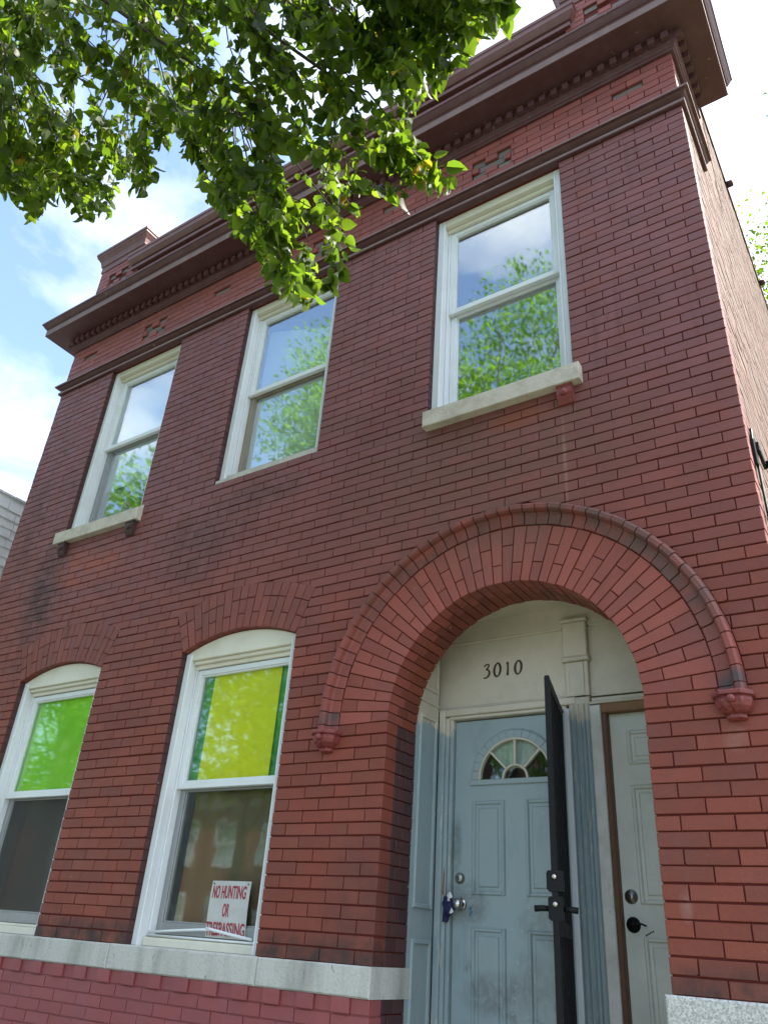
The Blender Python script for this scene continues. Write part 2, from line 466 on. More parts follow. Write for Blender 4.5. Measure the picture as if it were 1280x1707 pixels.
def mat_blue(name, zline, worn=False):
    """slate-blue paint brushed over old cream, the brush line ragged; specks, scuffs and chips"""
    m, _, _ = new_mat(name)
    t = NT(m)
    n = t.noise(3.0, 5, 0.6)
    fine = t.noise(80, 3)
    blue = t.mix(t.ramp(n, 0.0, 1.0, 0.3, 0.7), (0.255, 0.335, 0.352), (0.305, 0.360, 0.360))
    blue = t.mix(t.ramp(t.noise(6.0, 6, .7, (1, 1, .3)), 0.0, .5, .52, .75), blue, (0.13, 0.165, 0.165))
    cream = t.mix(t.ramp(n, 0, .6, .45, .8), (0.56, 0.51, 0.41), (0.30, 0.25, 0.17))
    rag = t.math('ADD', t.xyz()[2], t.math('MULTIPLY', t.math('SUBTRACT', t.noise(26, 3, .6, (1, 1, .12)), 0.5), 0.22))
    f = t.ramp(rag, 1.0, 0.0, zline - .006, zline + .006)
    col = t.mix(f, cream, blue)
    vo = t.node('ShaderNodeTexVoronoi')
    vo.inputs['Scale'].default_value = 16.0
    t.l.new(t.pos(), vo.inputs['Vector'])
    sp = t.math('MULTIPLY', t.ramp(vo.outputs['Distance'], 1.0, 0.0, 0.05, 0.09), t.ramp(t.noise(5.1, 2), 0.0, 1.0, 0.54, 0.58))
    col = t.mix(t.math('MULTIPLY', sp, 0.8), col, (0.55, 0.56, 0.54))
    sm = t.math('MULTIPLY', t.ramp(t.noise(5.0, 7, .75, (1, 1, .8), 1.2), 0, 1, .60, .72), t.ramp(t.xyz()[2], 1.0, 0.15, 1.35, 2.1))
    col = t.mix(t.math('MULTIPLY', sm, .7), col, (0.075, 0.07, 0.062))
    # hand grime round the lock, scuffs low down, paint rubbed off the closing edge
    g2 = t.noise(17.0, 6, .72, (1, 1, .7), .8)
    for (bx, bz, rx, rz, am, cc) in ((-1.19, 1.84, .15, .13, .6, (0.085, 0.085, 0.075)), (-1.25, 2.12, .035, .20, .55, (0.07, 0.085, 0.05)),
                                     (-1.02, 1.44,   .22, .12, .45, (0.07, 0.052, 0.045)), (-.80, 1.52, .16, .16, .35, (0.09, 0.09, 0.08)), (-.72, 1.75, .2, .12, .45, (0.10, 0.11, 0.095))):
        col = t.mix(t.math('MULTIPLY', t.blob(bx, bz, rx, rz, g2), am), col, cc)
    ck = t.ramp(t.noise(52.0, 5, .7, (1, 1, .55)), 0, .8, .665, .69)
    col = t.mix(t.math('MULTIPLY', ck, t.ramp(t.noise(2.7, 2), .25, 1, .4, .6)), col, (0.60, 0.61, 0.58))
    if worn:
        ch = t.ramp(t.noise(30, 6, .7, (1.6, 1, .16)), 0.0, 0.85, .60, .63)
        col = t.mix(ch, col, (0.50, 0.48, 0.42))
    t.out(t.bsdf(col, t.ramp(n, .34, .5, .3, .7), 0.5, bump=t.math('ADD', fine, t.noise(12, 4)), bstr=0.12, bdist=0.003))
    return m


MT['blue'] = mat_blue('slate_blue_paint', 9.0)
MT['blue_side'] = mat_blue('slate_blue_over_cream', 2.74)
MT['blue_worn'] = mat_blue('worn_blue_casing', 2.73, True)

# ------------------------------------------------------------------ objects
WO = {}


def prop(o, label=None, cat=None, group=None, kind=None):
    if label: o['label'] = label
    if cat: o['category'] = cat
    if group: o['group'] = group
    if kind: o['kind'] = kind
    return o


def place(name, data, parent, origin):
    o = bpy.data.objects.new(name, data)
    COL.objects.link(o)
    origin = Vector(origin)
    if parent is not None:
        o.parent = parent
        o.location = origin - WO[parent.name]
    else:
        o.location = origin
    WO[o.name] = origin
    return o


def empty(name, loc, parent=None, **k):
    o = place(name, None, parent, loc)
    o.empty_display_size = 0.1
    return prop(o, **k)


def inset(poly, d):
    n = len(poly)
    out = []
    for i in range(n):
        p, q, r = Vector(poly[i - 1]), Vector(poly[i]), Vector(poly[(i + 1) % n])
        a, b = (q - p).normalized(), (r - q).normalized()
        na, nb = Vector((-a.y, a.x)), Vector((-b.y, b.x))
        bis = na + nb
        k = bis.dot(na)
        out.append(q + bis * (d / max(k, 0.35)))
    return out


class MB:
    def __init__(s):
        s.v, s.f, s.sm = [], [], []

    def add(s, vs, fs, smooth=False):
        b = len(s.v)
        s.v.extend(tuple(x) for x in vs)
        s.f.extend(tuple(i + b for i in f) for f in fs)
        s.sm.extend([smooth] * len(fs))
        return s

    def box(s, x0, x1, y0, y1, z0, z1):
        return s.add([(x0, y0, z0), (x1, y0, z0), (x1, y1, z0), (x0, y1, z0), (x0, y0, z1), (x1, y0, z1), (x1, y1, z1), (x0, y1, z1)],
                     [(0, 3, 2, 1), (4, 5, 6, 7), (0, 1, 5, 4), (1, 2, 6, 5), (2, 3, 7, 6), (3, 0, 4, 7)])

    def prism(s, poly, y0, y1, ch=0.0, back=True):
        """poly in (x, z), counter-clockwise seen from the street; front at y0"""
        n = len(poly)
        vs, fs = [], []
        if ch > 0:
            ins = inset(poly, ch)
            vs += [(p[0], y0, p[1]) for p in ins] + [(p[0], y0 + ch, p[1]) for p in poly]
            for i in range(n):
                j = (i + 1) % n
                fs.append((i, n + i, n + j, j))
            o = n
        else:
            vs += [(p[0], y0, p[1]) for p in poly]
            o = 0
        fs.append(tuple(range(n)))
        vs += [(p[0], y1, p[1]) for p in poly]
        b = o + n
        for i in range(n):
            j = (i + 1) % n
            fs.append((o + i, b + i, b + j, o + j))
        if back:
            fs.append(tuple(b + i for i in reversed(range(n))))
        return s.add(vs, fs)

    def cbox(s, x0, x1, y0, y1, z0, z1, ch=0.004):
        return s.prism([(x0, z0), (x1, z0), (x1, z1), (x0, z1)], y0, y1, ch)

    def prism_yz(s, poly, x0, x1, ch=0.0):
        """poly in (y, z); a slab whose face looks along +x at x1 when x1 > x0"""
        t = MB()
        t.prism([(p[0], p[1]) for p in poly], 0.0, abs(x1 - x0), ch)
        # local x -> y, local y -> -x
        return s.add([(x1 - v[1], v[0], v[2]) for v in t.v], t.f)

    def tube(s, pts, r, seg=6, r2=None, caps=True):
        pts = [Vector(p) for p in pts]
        n = len(pts)
        vs, fs = [], []
        prev = None
        for i, p in enumerate(pts):
            d = (pts[min(i + 1, n - 1)] - pts[max(i - 1, 0)])
            d = d.normalized() if d.length > 1e-9 else Vector((0, 0, 1))
            u = prev if prev is not None else (Vector((1, 0, 0)) if abs(d.x) < .8 else Vector((0, 1, 0)))
            u = (u - d * u.dot(d)).normalized()
            prev = u
            w = d.cross(u)
            rr = r if r2 is None else r + (r2 - r) * i / max(n - 1, 1)
            for k in range(seg):
                a = 2 * math.pi * k / seg
                vs.append(p + u * (rr * math.cos(a)) + w * (rr * math.sin(a)))
        for i in range(n - 1):
            for k in range(seg):
                k2 = (k + 1) % seg
                fs.append((i * seg + k, i * seg + k2, (i + 1) * seg + k2, (i + 1) * seg + k))
        if caps:
            fs.append(tuple(reversed(range(seg))))
            fs.append(tuple((n - 1) * seg + k for k in range(seg)))
        return s.add(vs, fs, True)

    def lathe(s, prof, c, axis='y', seg=20):
        """prof: (radius, offset along the axis)"""
        vs, fs = [], []
        c = Vector(c)
        for (r, h) in prof:
            for k in range(seg):
                a = 2 * math.pi * k / seg
                if axis == 'y':
                    vs.append(c + Vector((r * math.cos(a), h, r * math.sin(a))))
                elif axis == 'x':
                    vs.append(c + Vector((h, r * math.cos(a), r * math.sin(a))))
                else:
                    vs.append(c + Vector((r * math.cos(a), r * math.sin(a), h)))
        n = len(prof)
        for i in range(n - 1):
            for k in range(seg):
                k2 = (k + 1) % seg
                q = (i * seg + k, i * seg + k2, (i + 1) * seg + k2, (i + 1) * seg + k)
                fs.append(q if axis != 'y' else tuple(reversed(q)))
        return s.add(vs, fs, True)

    def build(s, name, mat, parent=None, origin=None, **k):
        a = np.array(s.v, float)
        if origin is None:
            lo, hi = a.min(0), a.max(0)
            origin = ((lo[0] + hi[0]) / 2, (lo[1] + hi[1]) / 2, lo[2])
        a = a - np.array(origin)
        me = bpy.data.meshes.new(name)
        me.from_pydata(a.tolist(), [], s.f)
        if any(s.sm):
            me.polygons.foreach_set('use_smooth', s.sm)
        me.materials.append(MT[mat] if isinstance(mat, str) else mat)
        me.update()
        return prop(place(name, me, parent, origin), **k)


def arc(cx, cz, r, a0, a1, n):
    return [(cx + r * math.cos(a0 + (a1 - a0) * i / n), cz + r * math.sin(a0 + (a1 - a0) * i / n)) for i in range(n + 1)]


CAMI = M.inverted()


def seen_size(p, span):
    """how large a piece at p shows in the picture; 0 outside the frame"""
    q = CAMI @ Vector(p)
    if q.z > -0.1:
        return 0.0
    u, v = q.x / -q.z * 1293.56, q.y / -q.z * 1293.56
    if abs(u) > 655 or abs(v) > 870:
        return 0.0
    return span / -q.z

# ------------------------------------------------------------------ measures of the house (metres)
XL, XR = -5.7475, 0.6153
AL, AR = -1.359, 0.0
HC = 0.06318
ZB0, ZB1 = 1.400, 1.529           # stone band
ACX, ACZ, AR_IN, AR_RING, AR_HOOD = -0.6795, ZB1 + 18 * HC, 0.6795, 1.0, 1.115
ZS = ZB1 + 78 * HC                # underside of the string course
UP = [(-4.919, -3.932), (-3.098, -2.094), (-1.200, -0.217)]
LOW = [(-4.916, -3.925), (-3.074, -2.078)]
UZ0 = 4.655
VSP, VR, VRO = 3.276, 1.275, 1.585
VCZ = VSP + 0.1 - VR
REV = 0.045
WALL_T = 0.30

# ------------------------------------------------------------------ ground (structure)
MB().box(-60, 60, -2.2, 60, -0.30, -0.004).build('lawn', 'earth', kind='structure')
pave = MB()
for i in range(-20, 12):
    pave.cbox(i * 1.5 + 0.006, i * 1.5 + 1.494, -4.3, -2.2, -0.2, 0.0)
MB().box(-60, 60, -4.3, -2.2, -0.3, -0.02).build('sidewalk', 'concrete', kind='structure')
MB().box(-60, 60, -6.3, -4.3, -0.3, -0.01).build('verge', 'earth', kind='structure')
MB().box(-60, 60, -6.45, -6.3, -0.3, 0.0).build('kerb', 'concrete', kind='structure')
MB().box(-60, 60, -15.6, -6.45, -0.4, -0.13).build('road', 'asphalt', kind='structure')
MB().box(-60, 60, -15.75, -15.6, -0.3, 0.0).build('far_kerb', 'concrete', kind='structure')
MB().box(-60, 60, -300, -15.75, -0.3, -0.01).build('far_ground', 'earth', kind='structure')

# ------------------------------------------------------------------ the house
house = empty('brick_house', ((XL + XR) / 2, 0, 0), label='two-storey red brick house with an arched double entrance', cat='house')


def half_open(kind, z):
    """half width of what is cut out of the coursed brickwork at height z"""
    if kind == 'arch':
        d = z - ACZ
        return math.sqrt(max(AR_HOOD ** 2 - d * d, 0.0)) if d >= -1e-6 else AR_IN
    if z < VSP:
        return None
    t = (z - VCZ) * math.tan(math.asin(0.4955 / VR))
    d = VRO ** 2 - (z - VCZ) ** 2
    return min(t, math.sqrt(d)) if d > 0 else 0.0


def cuts(z):
    """openings at height z as (left, right)"""
    out = []
    if z < VSP - 1e-6:
        out += list(LOW)
    else:
        for a, b in LOW:
            h = half_open('win', z)
            if h > 0.02:
                out.append(((a + b) / 2 - h, (a + b) / 2 + h))
    if z < ACZ - 1e-6:
        out.append((AL, AR))
    elif z < ACZ + AR_HOOD:
        h = half_open('arch', z)
        if h > 0.02:
            out.append((ACX - h, ACX + h))
    if z > UZ0 - HC * .3:
        out += UP
    return out


BR = []   # (poly, y0, y1, wall)


def wob(a):
    return R0.uniform(-a, a)


def clip(poly, f):
    """the part of a convex polygon where f >= 0"""
    out = []
    for i in range(len(poly)):
        p, q = poly[i - 1], poly[i]
        fp, fq = f(p), f(q)
        if (fp >= 0) != (fq >= 0):
            t = fp / (fp - fq)
            out.append((p[0] + (q[0] - p[0]) * t, p[1] + (q[1] - p[1]) * t))
        if fq >= 0:
            out.append(q)
    res = []
    for p in out:
        if not res or abs(p[0] - res[-1][0]) + abs(p[1] - res[-1][1]) > .0015:
            res.append(p)
    if len(res) > 1 and abs(res[0][0] - res[-1][0]) + abs(res[0][1] - res[-1][1]) < .0015:
        res.pop()
    return res


def course(i, z0, z1, wall, ext0=XL, ext1=XR, cutf=cuts, y=0.0, dep=0.10):
    jt, hj = 0.0068, 0.0054
    zb, zt = z0 + jt / 2, z1 - jt / 2
    dz = wob(.0012)
    e = 1e-4
    lo, hi = sorted(cutf(z0 + e)), sorted(cutf(z1 - e))
    # segments between openings, given by their edges at the bottom and top of the course
    mids = sorted(cutf((z0 + z1) / 2))

    def edge(c, lst, side):
        for q in lst:
            if abs((q[0] + q[1]) / 2 - (c[0] + c[1]) / 2) < 0.06:
                return q[side]
        return c[side]
    edges = [(ext0, ext0)]
    for c in mids:
        edges.append((edge(c, lo, 0), edge(c, hi, 0)))
        edges.append((edge(c, lo, 1), edge(c, hi, 1)))
    edges.append((ext1, ext1))
    for k in range(0, len(edges), 2):
        (a0, a1), (b0, b1) = edges[k], edges[k + 1]
        la, lb = min(a0, a1), max(b0, b1)
        if lb - la < 0.03:
            continue
        straight = abs(a0 - a1) < 1e-4 and abs(b0 - b1) < 1e-4
        # bond: fit whole and half bricks between straight jambs, else run on from the straight end
        if straight:
            w = lb - la
            n = max(round(w / 0.2125 * 2) / 2, .5)
            L, anchor = w / n, la
        elif abs(a0 - a1) < 1e-4:
            L, anchor = 0.2103, la
        elif abs(b0 - b1) < 1e-4:
            L, anchor = 0.2051, lb
        else:
            L, anchor = 0.2128, -3.925
        off = anchor + (L / 2 if i % 2 else 0.0)
        j = math.floor((la - off) / L)
        js = []
        while off + j * L < lb + L:
            js.append(off + j * L)
            j += 1
        js = [x if min(abs(x - q) for q in (a0, a1, b0, b1)) < .012 else x + wob(0.004) for x in js]
        for q in range(len(js) - 1):
            x0, x1 = js[q], js[q + 1]
            # joints only between bricks, not at the jambs
            x0 = x0 - .02 if straight and abs(x0 - a0) < .002 else x0 + hj / 2
            x1 = x1 + .02 if straight and abs(x1 - b0) < .002 else x1 - hj / 2
            s = dz + wob(0.0011)
            poly = [(x0, zb + s + wob(.0006)), (x1, zb + s + wob(.0006)), (x1, zt + s + wob(.0006)), (x0, zt + s + wob(.0006))]
            poly = clip(poly, lambda p: p[0] - (a0 + (a1 - a0) * (p[1] - z0) / (z1 - z0)))
            poly = clip(poly, lambda p: (b0 + (b1 - b0) * (p[1] - z0) / (z1 - z0)) - p[0])
            if len(poly) < 3:
                continue
            if len(poly) == 4 and R0.random() < .16:
                # a knocked-off corner
                q = R0.randrange(4)
                a, b, c = Vector(poly[q - 1]), Vector(poly[q]), Vector(poly[(q + 1) % 4])
                da, dc = R0.uniform(.004, .016), R0.uniform(.003, .009)
                if (a - b).length > .04 and (c - b).length > .02:
                    poly = poly[:q] + [tuple(b + (a - b).normalized() * min(da, (a - b).length * .3)), tuple(b + (c - b).normalized() * min(dc, (c - b).length * .3))] + poly[q + 1:]
            area = abs(sum(poly[n - 1][0] * poly[n][1] - poly[n][0] * poly[n - 1][1] for n in range(len(poly)))) / 2
            if area < .00045:
                continue
            BR.append((poly, y + wob(0.0016), y + dep, wall))


# front wall: backing of mortar with its openings, built course by course
front = MB()
for i in range(78):
    z0, z1 = ZB1 + i * HC, ZB1 + (i + 1) * HC
    zs = [z0, z1]
    cl, ch, cm = sorted(cuts(z0 + 1e-4)), sorted(cuts(z1 - 1e-4)), sorted(cuts((z0 + z1) / 2))
    edges = [XL + .004]
    for c in cm:
        g = 0.03 if (z0 > ACZ - .01 and abs((c[0] + c[1]) / 2 - ACX) < .05) or (z0 > VSP - .03 and c[0] < -1.9 and z0 < 3.8) else -0.004
        if z0 > UZ0 - HC: g = -0.004
        edges += [c[0] + g, c[1] - g]
    edges.append(XR - .004)
    for k in range(0, len(edges), 2):
        if edges[k + 1] - edges[k] > .01:
            front.prism([(edges[k], z0), (edges[k + 1], z0), (edges[k + 1], z1), (edges[k], z1)], 0.0085, 0.098)
    course(i, z0, z1, 'front')
front_wall = front.build('front_wall', 'mortar', house)

# frieze above the string course, with crosses and single bricks set back and left unpainted
ZF0, ZF1 = 6.575, 7.035
nf = 7
hf = (ZF1 - ZF0) / nf
fr = MB()
fr.prism([(XL + .004, ZS), (XR - .004, ZS), (XR - .004, ZF1 + .03), (XL + .004, ZF1 + .03)], 0.030, 0.098)
frieze = fr.build('frieze_wall', 'mortar', house)
CROSS = [-4.43, -2.28, -0.736]
SINGLE = [-5.43, -3.513, -1.642, 0.247]
FR = []


def cross_fill(c, mid):
    if mid:
        return [(c - .16, c - .106, False), (c - .106, c + .106, True), (c + .106, c + .16, False)]
    return [(c - .16, c - .050, True), (c - .050, c + .050, False), (c + .050, c + .16, True)]


def cross_cut(x0, x1, crosses, mid, singles=()):
    """what is left of a brick beside the crosses"""
    sp = [(x0, x1)]
    for c in crosses:
        nx = []
        for a, b in sp:
            if b <= c - .16 or a >= c + .16:
                nx.append((a, b))
            else:
                if a < c - .16: nx.append((a, c - .16))
                if b > c + .16: nx.append((c + .16, b))
        sp = nx
    return [(a, b, any(abs((a + b) / 2 - s) < .10 for s in singles)) for a, b in sp if b - a > .015]


for i in range(nf):
    z0 = ZF0 + i * hf
    L = 0.2121
    off = XL + (L / 2 if i % 2 else 0)
    j = -1
    while off + j * L < XR:
        x0, x1 = max(off + j * L, XL), min(off + (j + 1) * L, XR)
        j += 1
        if x1 - x0 < .02:
            continue
        for a, b, grey in cross_cut(x0, x1, CROSS if i in (2, 3, 4) else [], i == 3, SINGLE if i == 4 else []):
            p = [(a + .0026, z0 + .003), (b - .0026, z0 + .003), (b - .0026, z0 + hf - .003), (a + .0026, z0 + hf - .003)]
            FR.append((p, (0.020 if grey else 0.0) + wob(.0014), 0.098, 'frieze_grey' if grey else 'frieze'))
    for c in CROSS:
        if i in (2, 3, 4):
            for a, b, grey in cross_fill(c, i == 3):
                p = [(a + .0026, z0 + .003), (b - .0026, z0 + .003), (b - .0026, z0 + hf - .003), (a + .0026, z0 + hf - .003)]
                FR.append((p, (0.020 if grey else 0.0) + wob(.0014), 0.098, 'frieze_grey' if grey else 'frieze'))

# painted base below the stone band
base = MB()
for x0, x1 in ((XL + .004, AL - .004), (AR + .004, XR - .004)):
    base.prism([(x0, 0), (x1, 0), (x1, ZB0 - .002), (x0, ZB0 - .002)], 0.0075, 0.098)
base_wall = base.build('base_wall', 'base', house)
for i in range(21):
    z1 = ZB0 - .003 - i * HC
    if z1 - HC < 0: break
    if i == 0:
        continue
    course(i, z1 - HC, z1, 'base', cutf=lambda z: [(AL, AR)])

ALLB = [(p, y0, y1, w, {'front': 'brick', 'base': 'base'}[w]) for p, y0, y1, w in BR]
ALLB += [(p, y0, y1, 'frieze', m) for p, y0, y1, m in FR]
WALLS = {'front': front_wall, 'base': base_wall, 'frieze': frieze}


def span(p):
    xs = [q[0] for q in p]
    zs = [q[1] for q in p]
    return math.sqrt((max(xs) - min(xs)) * (max(zs) - min(zs)))


ranked = sorted(ALLB, key=lambda b: -seen_size(((b[0][0][0] + b[0][1][0]) / 2, b[1], b[0][0][1]), span(b[0])))
cache = {}
for p, y0, y1, w, m in ranked[:296]:
    cx = sum(q[0] for q in p) / len(p)
    cz = min(q[1] for q in p)
    loc = [(round(q[0] - cx, 3), round(q[1] - cz, 4)) for q in p]
    key = (tuple(loc), round(y1 - y0, 2), m)
    me = cache.get(key)
    if me is None:
        t = MB().prism(loc, 0.0, y1 - y0, 0.0022, back=False)
        me = bpy.data.meshes.new('brick')
        me.from_pydata(t.v, [], t.f)
        me.materials.append(MT[m])
        cache[key] = me
    place('brick', me, WALLS[w], (cx, y0, cz))
rest = {}
for p, y0, y1, w, m in ranked[296:]:
    rest.setdefault((w, m), MB()).prism(p, y0, y1, 0.0022, back=False)
for (w, m), mb in rest.items():
    mb.build('weathered_brickwork' if m == 'frieze_grey' else 'brickwork', m, WALLS[w], kind='stuff')

# projecting headers under the stone band
for x0, x1 in ((XL, AL), (AR, XR)):
    n = int((x1 - x0) / 0.103)
    w = (x1 - x0) / n
    for k in range(n):
        pr = 0.014 if k % 2 == (0 if x0 == XL else 1) else -0.001
        MB().prism([(x0 + k * w + .001, ZB0 - HC), (x0 + (k + 1) * w - .001, ZB0 - HC), (x0 + (k + 1) * w - .001, ZB0 - .001), (x0 + k * w + .001, ZB0 - .001)],
                   -pr + wob(.001), 0.098, 0.002).build('header_brick', 'base', base_wall)

# stone band
band = empty('stone_band', (-3.5, 0, ZB0), house)


def stone(x0, x1, y1=0.30, mat='stone', z1=ZB1):
    MB().prism([(x0, ZB0), (x1, ZB0), (x1, z1 + wob(.001)), (x0, z1 + wob(.001))], -0.014 + wob(.0015), y1, 0.008).build('stone_block', mat, band)


js = [XL - .012, -5.08, -3.962, -3.184, -2.049, AL + .004]
for a, b in zip(js, js[1:]):
    stone(a + .0015, b - .0015, 0.348 if b > AL else 0.20)
t, _, _ = new_mat('speckled_granite')
tt = NT(t)
vo = tt.node('ShaderNodeTexVoronoi')
vo.inputs['Scale'].default_value = 160.0
tt.l.new(tt.pos(), vo.inputs['Vector'])
gc = tt.mix(tt.ramp(vo.outputs['Color'], 0, 1, .3, .8), (0.62, 0.61, 0.58), (0.36, 0.35, 0.33))
gc = tt.mix(tt.ramp(tt.noise(60, 4), 0, .5, .5, .75), gc, (0.25, 0.25, 0.24))
tt.out(tt.bsdf(gc, 0.7, 0.4, bump=tt.noise(90, 4), bstr=.5, bdist=.004))
MT['granite'] = t
stone(AR - .026, XR + .012, 0.34, 'granite', 1.528)

# reveal of the entrance: brick returns behind the corner bricks
rev = MB()
rev.box(AL - .20, AL - .0085, 0.09, 0.296, 0, ACZ)
rev.box(AR + .0085, AR + .2, 0.09, 0.296, 0, ACZ)
reveal = rev.build('entrance_reveal', 'mortar', house)
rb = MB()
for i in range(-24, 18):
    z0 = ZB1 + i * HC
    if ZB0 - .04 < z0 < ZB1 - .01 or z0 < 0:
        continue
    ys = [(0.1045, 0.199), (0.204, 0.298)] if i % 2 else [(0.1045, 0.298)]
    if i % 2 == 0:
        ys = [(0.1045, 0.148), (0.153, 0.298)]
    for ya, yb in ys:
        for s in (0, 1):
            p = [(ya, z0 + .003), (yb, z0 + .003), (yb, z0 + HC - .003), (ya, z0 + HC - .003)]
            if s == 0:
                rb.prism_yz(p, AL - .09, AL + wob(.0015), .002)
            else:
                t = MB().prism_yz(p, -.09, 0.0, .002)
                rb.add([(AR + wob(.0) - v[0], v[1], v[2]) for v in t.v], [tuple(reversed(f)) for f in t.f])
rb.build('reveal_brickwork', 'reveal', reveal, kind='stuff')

# ------------------------------------------------------------------ the entrance arch
bk = MB()
n = 42
for k in range(n):
    a0, a1 = math.pi * k / n, math.pi * (k + 1) / n
    ri, ro = AR_IN + .008, AR_HOOD + .03
    bk.prism([(ACX + ri * math.cos(a0), ACZ + ri * math.sin(a0)), (ACX + ro * math.cos(a0), ACZ + ro * math.sin(a0)),
              (ACX + ro * math.cos(a1), ACZ + ro * math.sin(a1)), (ACX + ri * math.cos(a1), ACZ + ri * math.sin(a1))], 0.0085, 0.290)
arch = bk.build('entrance_arch', 'mortar', house)


def wedge(cx, cz, r0, r1, a0, a1, y0, y1, g=.003, ch=.002):
    g0, g1 = g / max(r0, .1), g / r1
    return MB().prism([(cx + r0 * math.cos(a0 + g0), cz + r0 * math.sin(a0 + g0)), (cx + r1 * math.cos(a0 + g1), cz + r1 * math.sin(a0 + g1)),
                       (cx + r1 * math.cos(a1 - g1), cz + r1 * math.sin(a1 - g1)), (cx + r0 * math.cos(a1 - g0), cz + r0 * math.sin(a1 - g0))], y0, y1, ch, back=False)


for k in range(n):
    a0, a1 = math.pi * k / n, math.pi * (k + 1) / n
    sp = AR_IN + (0.105 if k % 2 else 0.21) + wob(.006)
    j = wob(.0015)
    wedge(ACX, ACZ, AR_IN + wob(.002), sp - .0026, a0, a1, j, .145 if k % 2 else .098).build('voussoir', 'voussoir', arch)
    wedge(ACX, ACZ, sp + .0026, AR_RING - .003, a0, a1, j + wob(.0015), .098).build('voussoir', 'voussoir', arch)
    y0 = .150 if k % 2 else .103
    if k % 2:
        wedge(ACX, ACZ, AR_IN + wob(.002), AR_IN + .1, a0, a1, y0, .296).build('soffit_brick', 'soffit_brick', arch)
    else:
        wedge(ACX, ACZ, AR_IN + wob(.002), AR_IN + .1, a0, a1, y0, .196).build('soffit_brick', 'soffit_brick', arch)
        wedge(ACX, ACZ, AR_IN + wob(.002), AR_IN + .1, a0, a1, .201, .296).build('soffit_brick', 'soffit_brick', arch)

# hood mould: moulded bricks with a rounded roll and a lip, ending on two corbels
hood = empty('hood_mould', (ACX, 0, ACZ), arch and house)
HP = [(1.003, 0.02), (1.003, -0.003), (1.008, -0.006), (1.050, -0.012), (1.062, -0.022), (1.068, -0.046), (1.076, -0.058), (1.096, -0.060), (1.108, -0.050), (1.113, -0.028), (1.113, 0.02)]
nh = 46
for k in range(-1, nh + 1):
    a0, a1 = math.pi * k / nh, math.pi * (k + 1) / nh
    m = MB()
    ps = []
    for e, a in enumerate((a0 + .0026, a1 - .0026)):
        for (r, y) in HP:
            jj = 0
            if k == -1:
                z = 0 if e else -.045
                ps.append((ACX + r, y, ACZ + z + (-.001 if e else 0)))
            elif k == nh:
                z = -.045 if e else 0
                ps.append((ACX - r, y, ACZ + z - (0 if e else .001)))
            else:
                ps.append((ACX + r * math.cos(a), y, ACZ + r * math.sin(a)))
    q = len(HP)
    jy = wob(.003)
    jr = 1 + wob(.0022)
    ps = [(ACX + (p[0] - ACX) * jr, p[1] + jy, ACZ + (p[2] - ACZ) * jr) for p in ps]
    fs = [(i, i + 1, q + i + 1, q + i) for i in range(q - 1)] + [tuple(range(q - 1, -1, -1)), tuple(range(q, 2 * q))]
    m.add(ps, fs)
    m.build('hood_brick', 'hood', hood)

for sx in (-1, 1):
    cx = ACX + sx * 1.058
    m = MB()
    # cap, leafy bowl and foot of the corbel
    def ring(hw, d, z):
        return [(cx - hw, 0.01, z), (cx - hw, -d * .55, z), (cx - hw * .5, -d, z), (cx + hw * .5, -d, z), (cx + hw, -d * .55, z), (cx + hw, 0.01, z)]
    prof = [(.080, .098, 2.628), (.084, .102, 2.622), (.082, .100, 2.610), (.070, .085, 2.606), (.071, .092, 2.590), (.064, .082, 2.566), (.050, .060, 2.548), (.036, .042, 2.541), (.040, .048, 2.535), (.038, .046, 2.524), (.024, .030, 2.518)]
    rs = [ring(*p) for p in prof]
    vs = [v for r in rs for v in r]
    fs = [(i * 6 + k, (i + 1) * 6 + k, (i + 1) * 6 + k + 1, i * 6 + k + 1) for i in range(len(rs) - 1) for k in range(5)]
    fs += [(0, 1, 2, 3, 4, 5), tuple((len(rs) - 1) * 6 + k for k in reversed(range(6)))]
    m.add(vs, fs)
    co = m.build('corbel', 'terracotta', hood)
    lf = MB()
    for k in range(5):
        a = (k - 2) * .55
        bx, by = math.sin(a), -math.cos(a)
        lf.tube([(cx + bx * .060, by * .078 - .004, 2.603), (cx + bx * .070, by * .090 - .006, 2.588), (cx + bx * .058, by * .078 - .006, 2.566), (cx + bx * .036, by * .050 - .004, 2.549)], .014, 6, .005)
    lf.lathe([(.0, -.018), (.014, -.014), (.020, 0), (.014, .006)], (cx, -.092, 2.590), 'y', 10)
    lf.build('leaf_ornament', 'terracotta', co)

# ------------------------------------------------------------------ segmental arches over the lower windows
for (a, b) in LOW:
    cx = (a + b) / 2
    half = math.asin(0.4955 / VR)
    aa0, aa1 = math.pi / 2 - half, math.pi / 2 + half
    nv = 17
    m = MB()
    for k in range(nv):
        a0, a1 = aa0 + (aa1 - aa0) * k / nv, aa0 + (aa1 - aa0) * (k + 1) / nv
        m.prism([(cx + r * math.cos(t), VCZ + r * math.sin(t)) for r, t in ((VR + .004, a0), (VRO + .02, a0), (VRO + .02, a1), (VR + .004, a1))], .0085, .098)
    wa = m.build('window_arch', 'mortar', house)
    for k in range(nv):
        a0, a1 = aa0 + (aa1 - aa0) * k / nv, aa0 + (aa1 - aa0) * (k + 1) / nv
        j = wob(.0015)
        rs = [(VR, VR + .205), (VR + .2105, VRO - .003)] if k % 2 else [(VR, VR + .1), (VR + .1055, VRO - .003)]
        if k % 4 == 0:
            rs = [(VR, VR + .1), (VR + .1055, VR + .205), (VR + .2105, VRO - .003)]
        for r0, r1 in rs:
            wedge(cx, VCZ, r0 + wob(.001), r1, a0, a1, j, .098, .0027).build('voussoir', 'brick', wa)


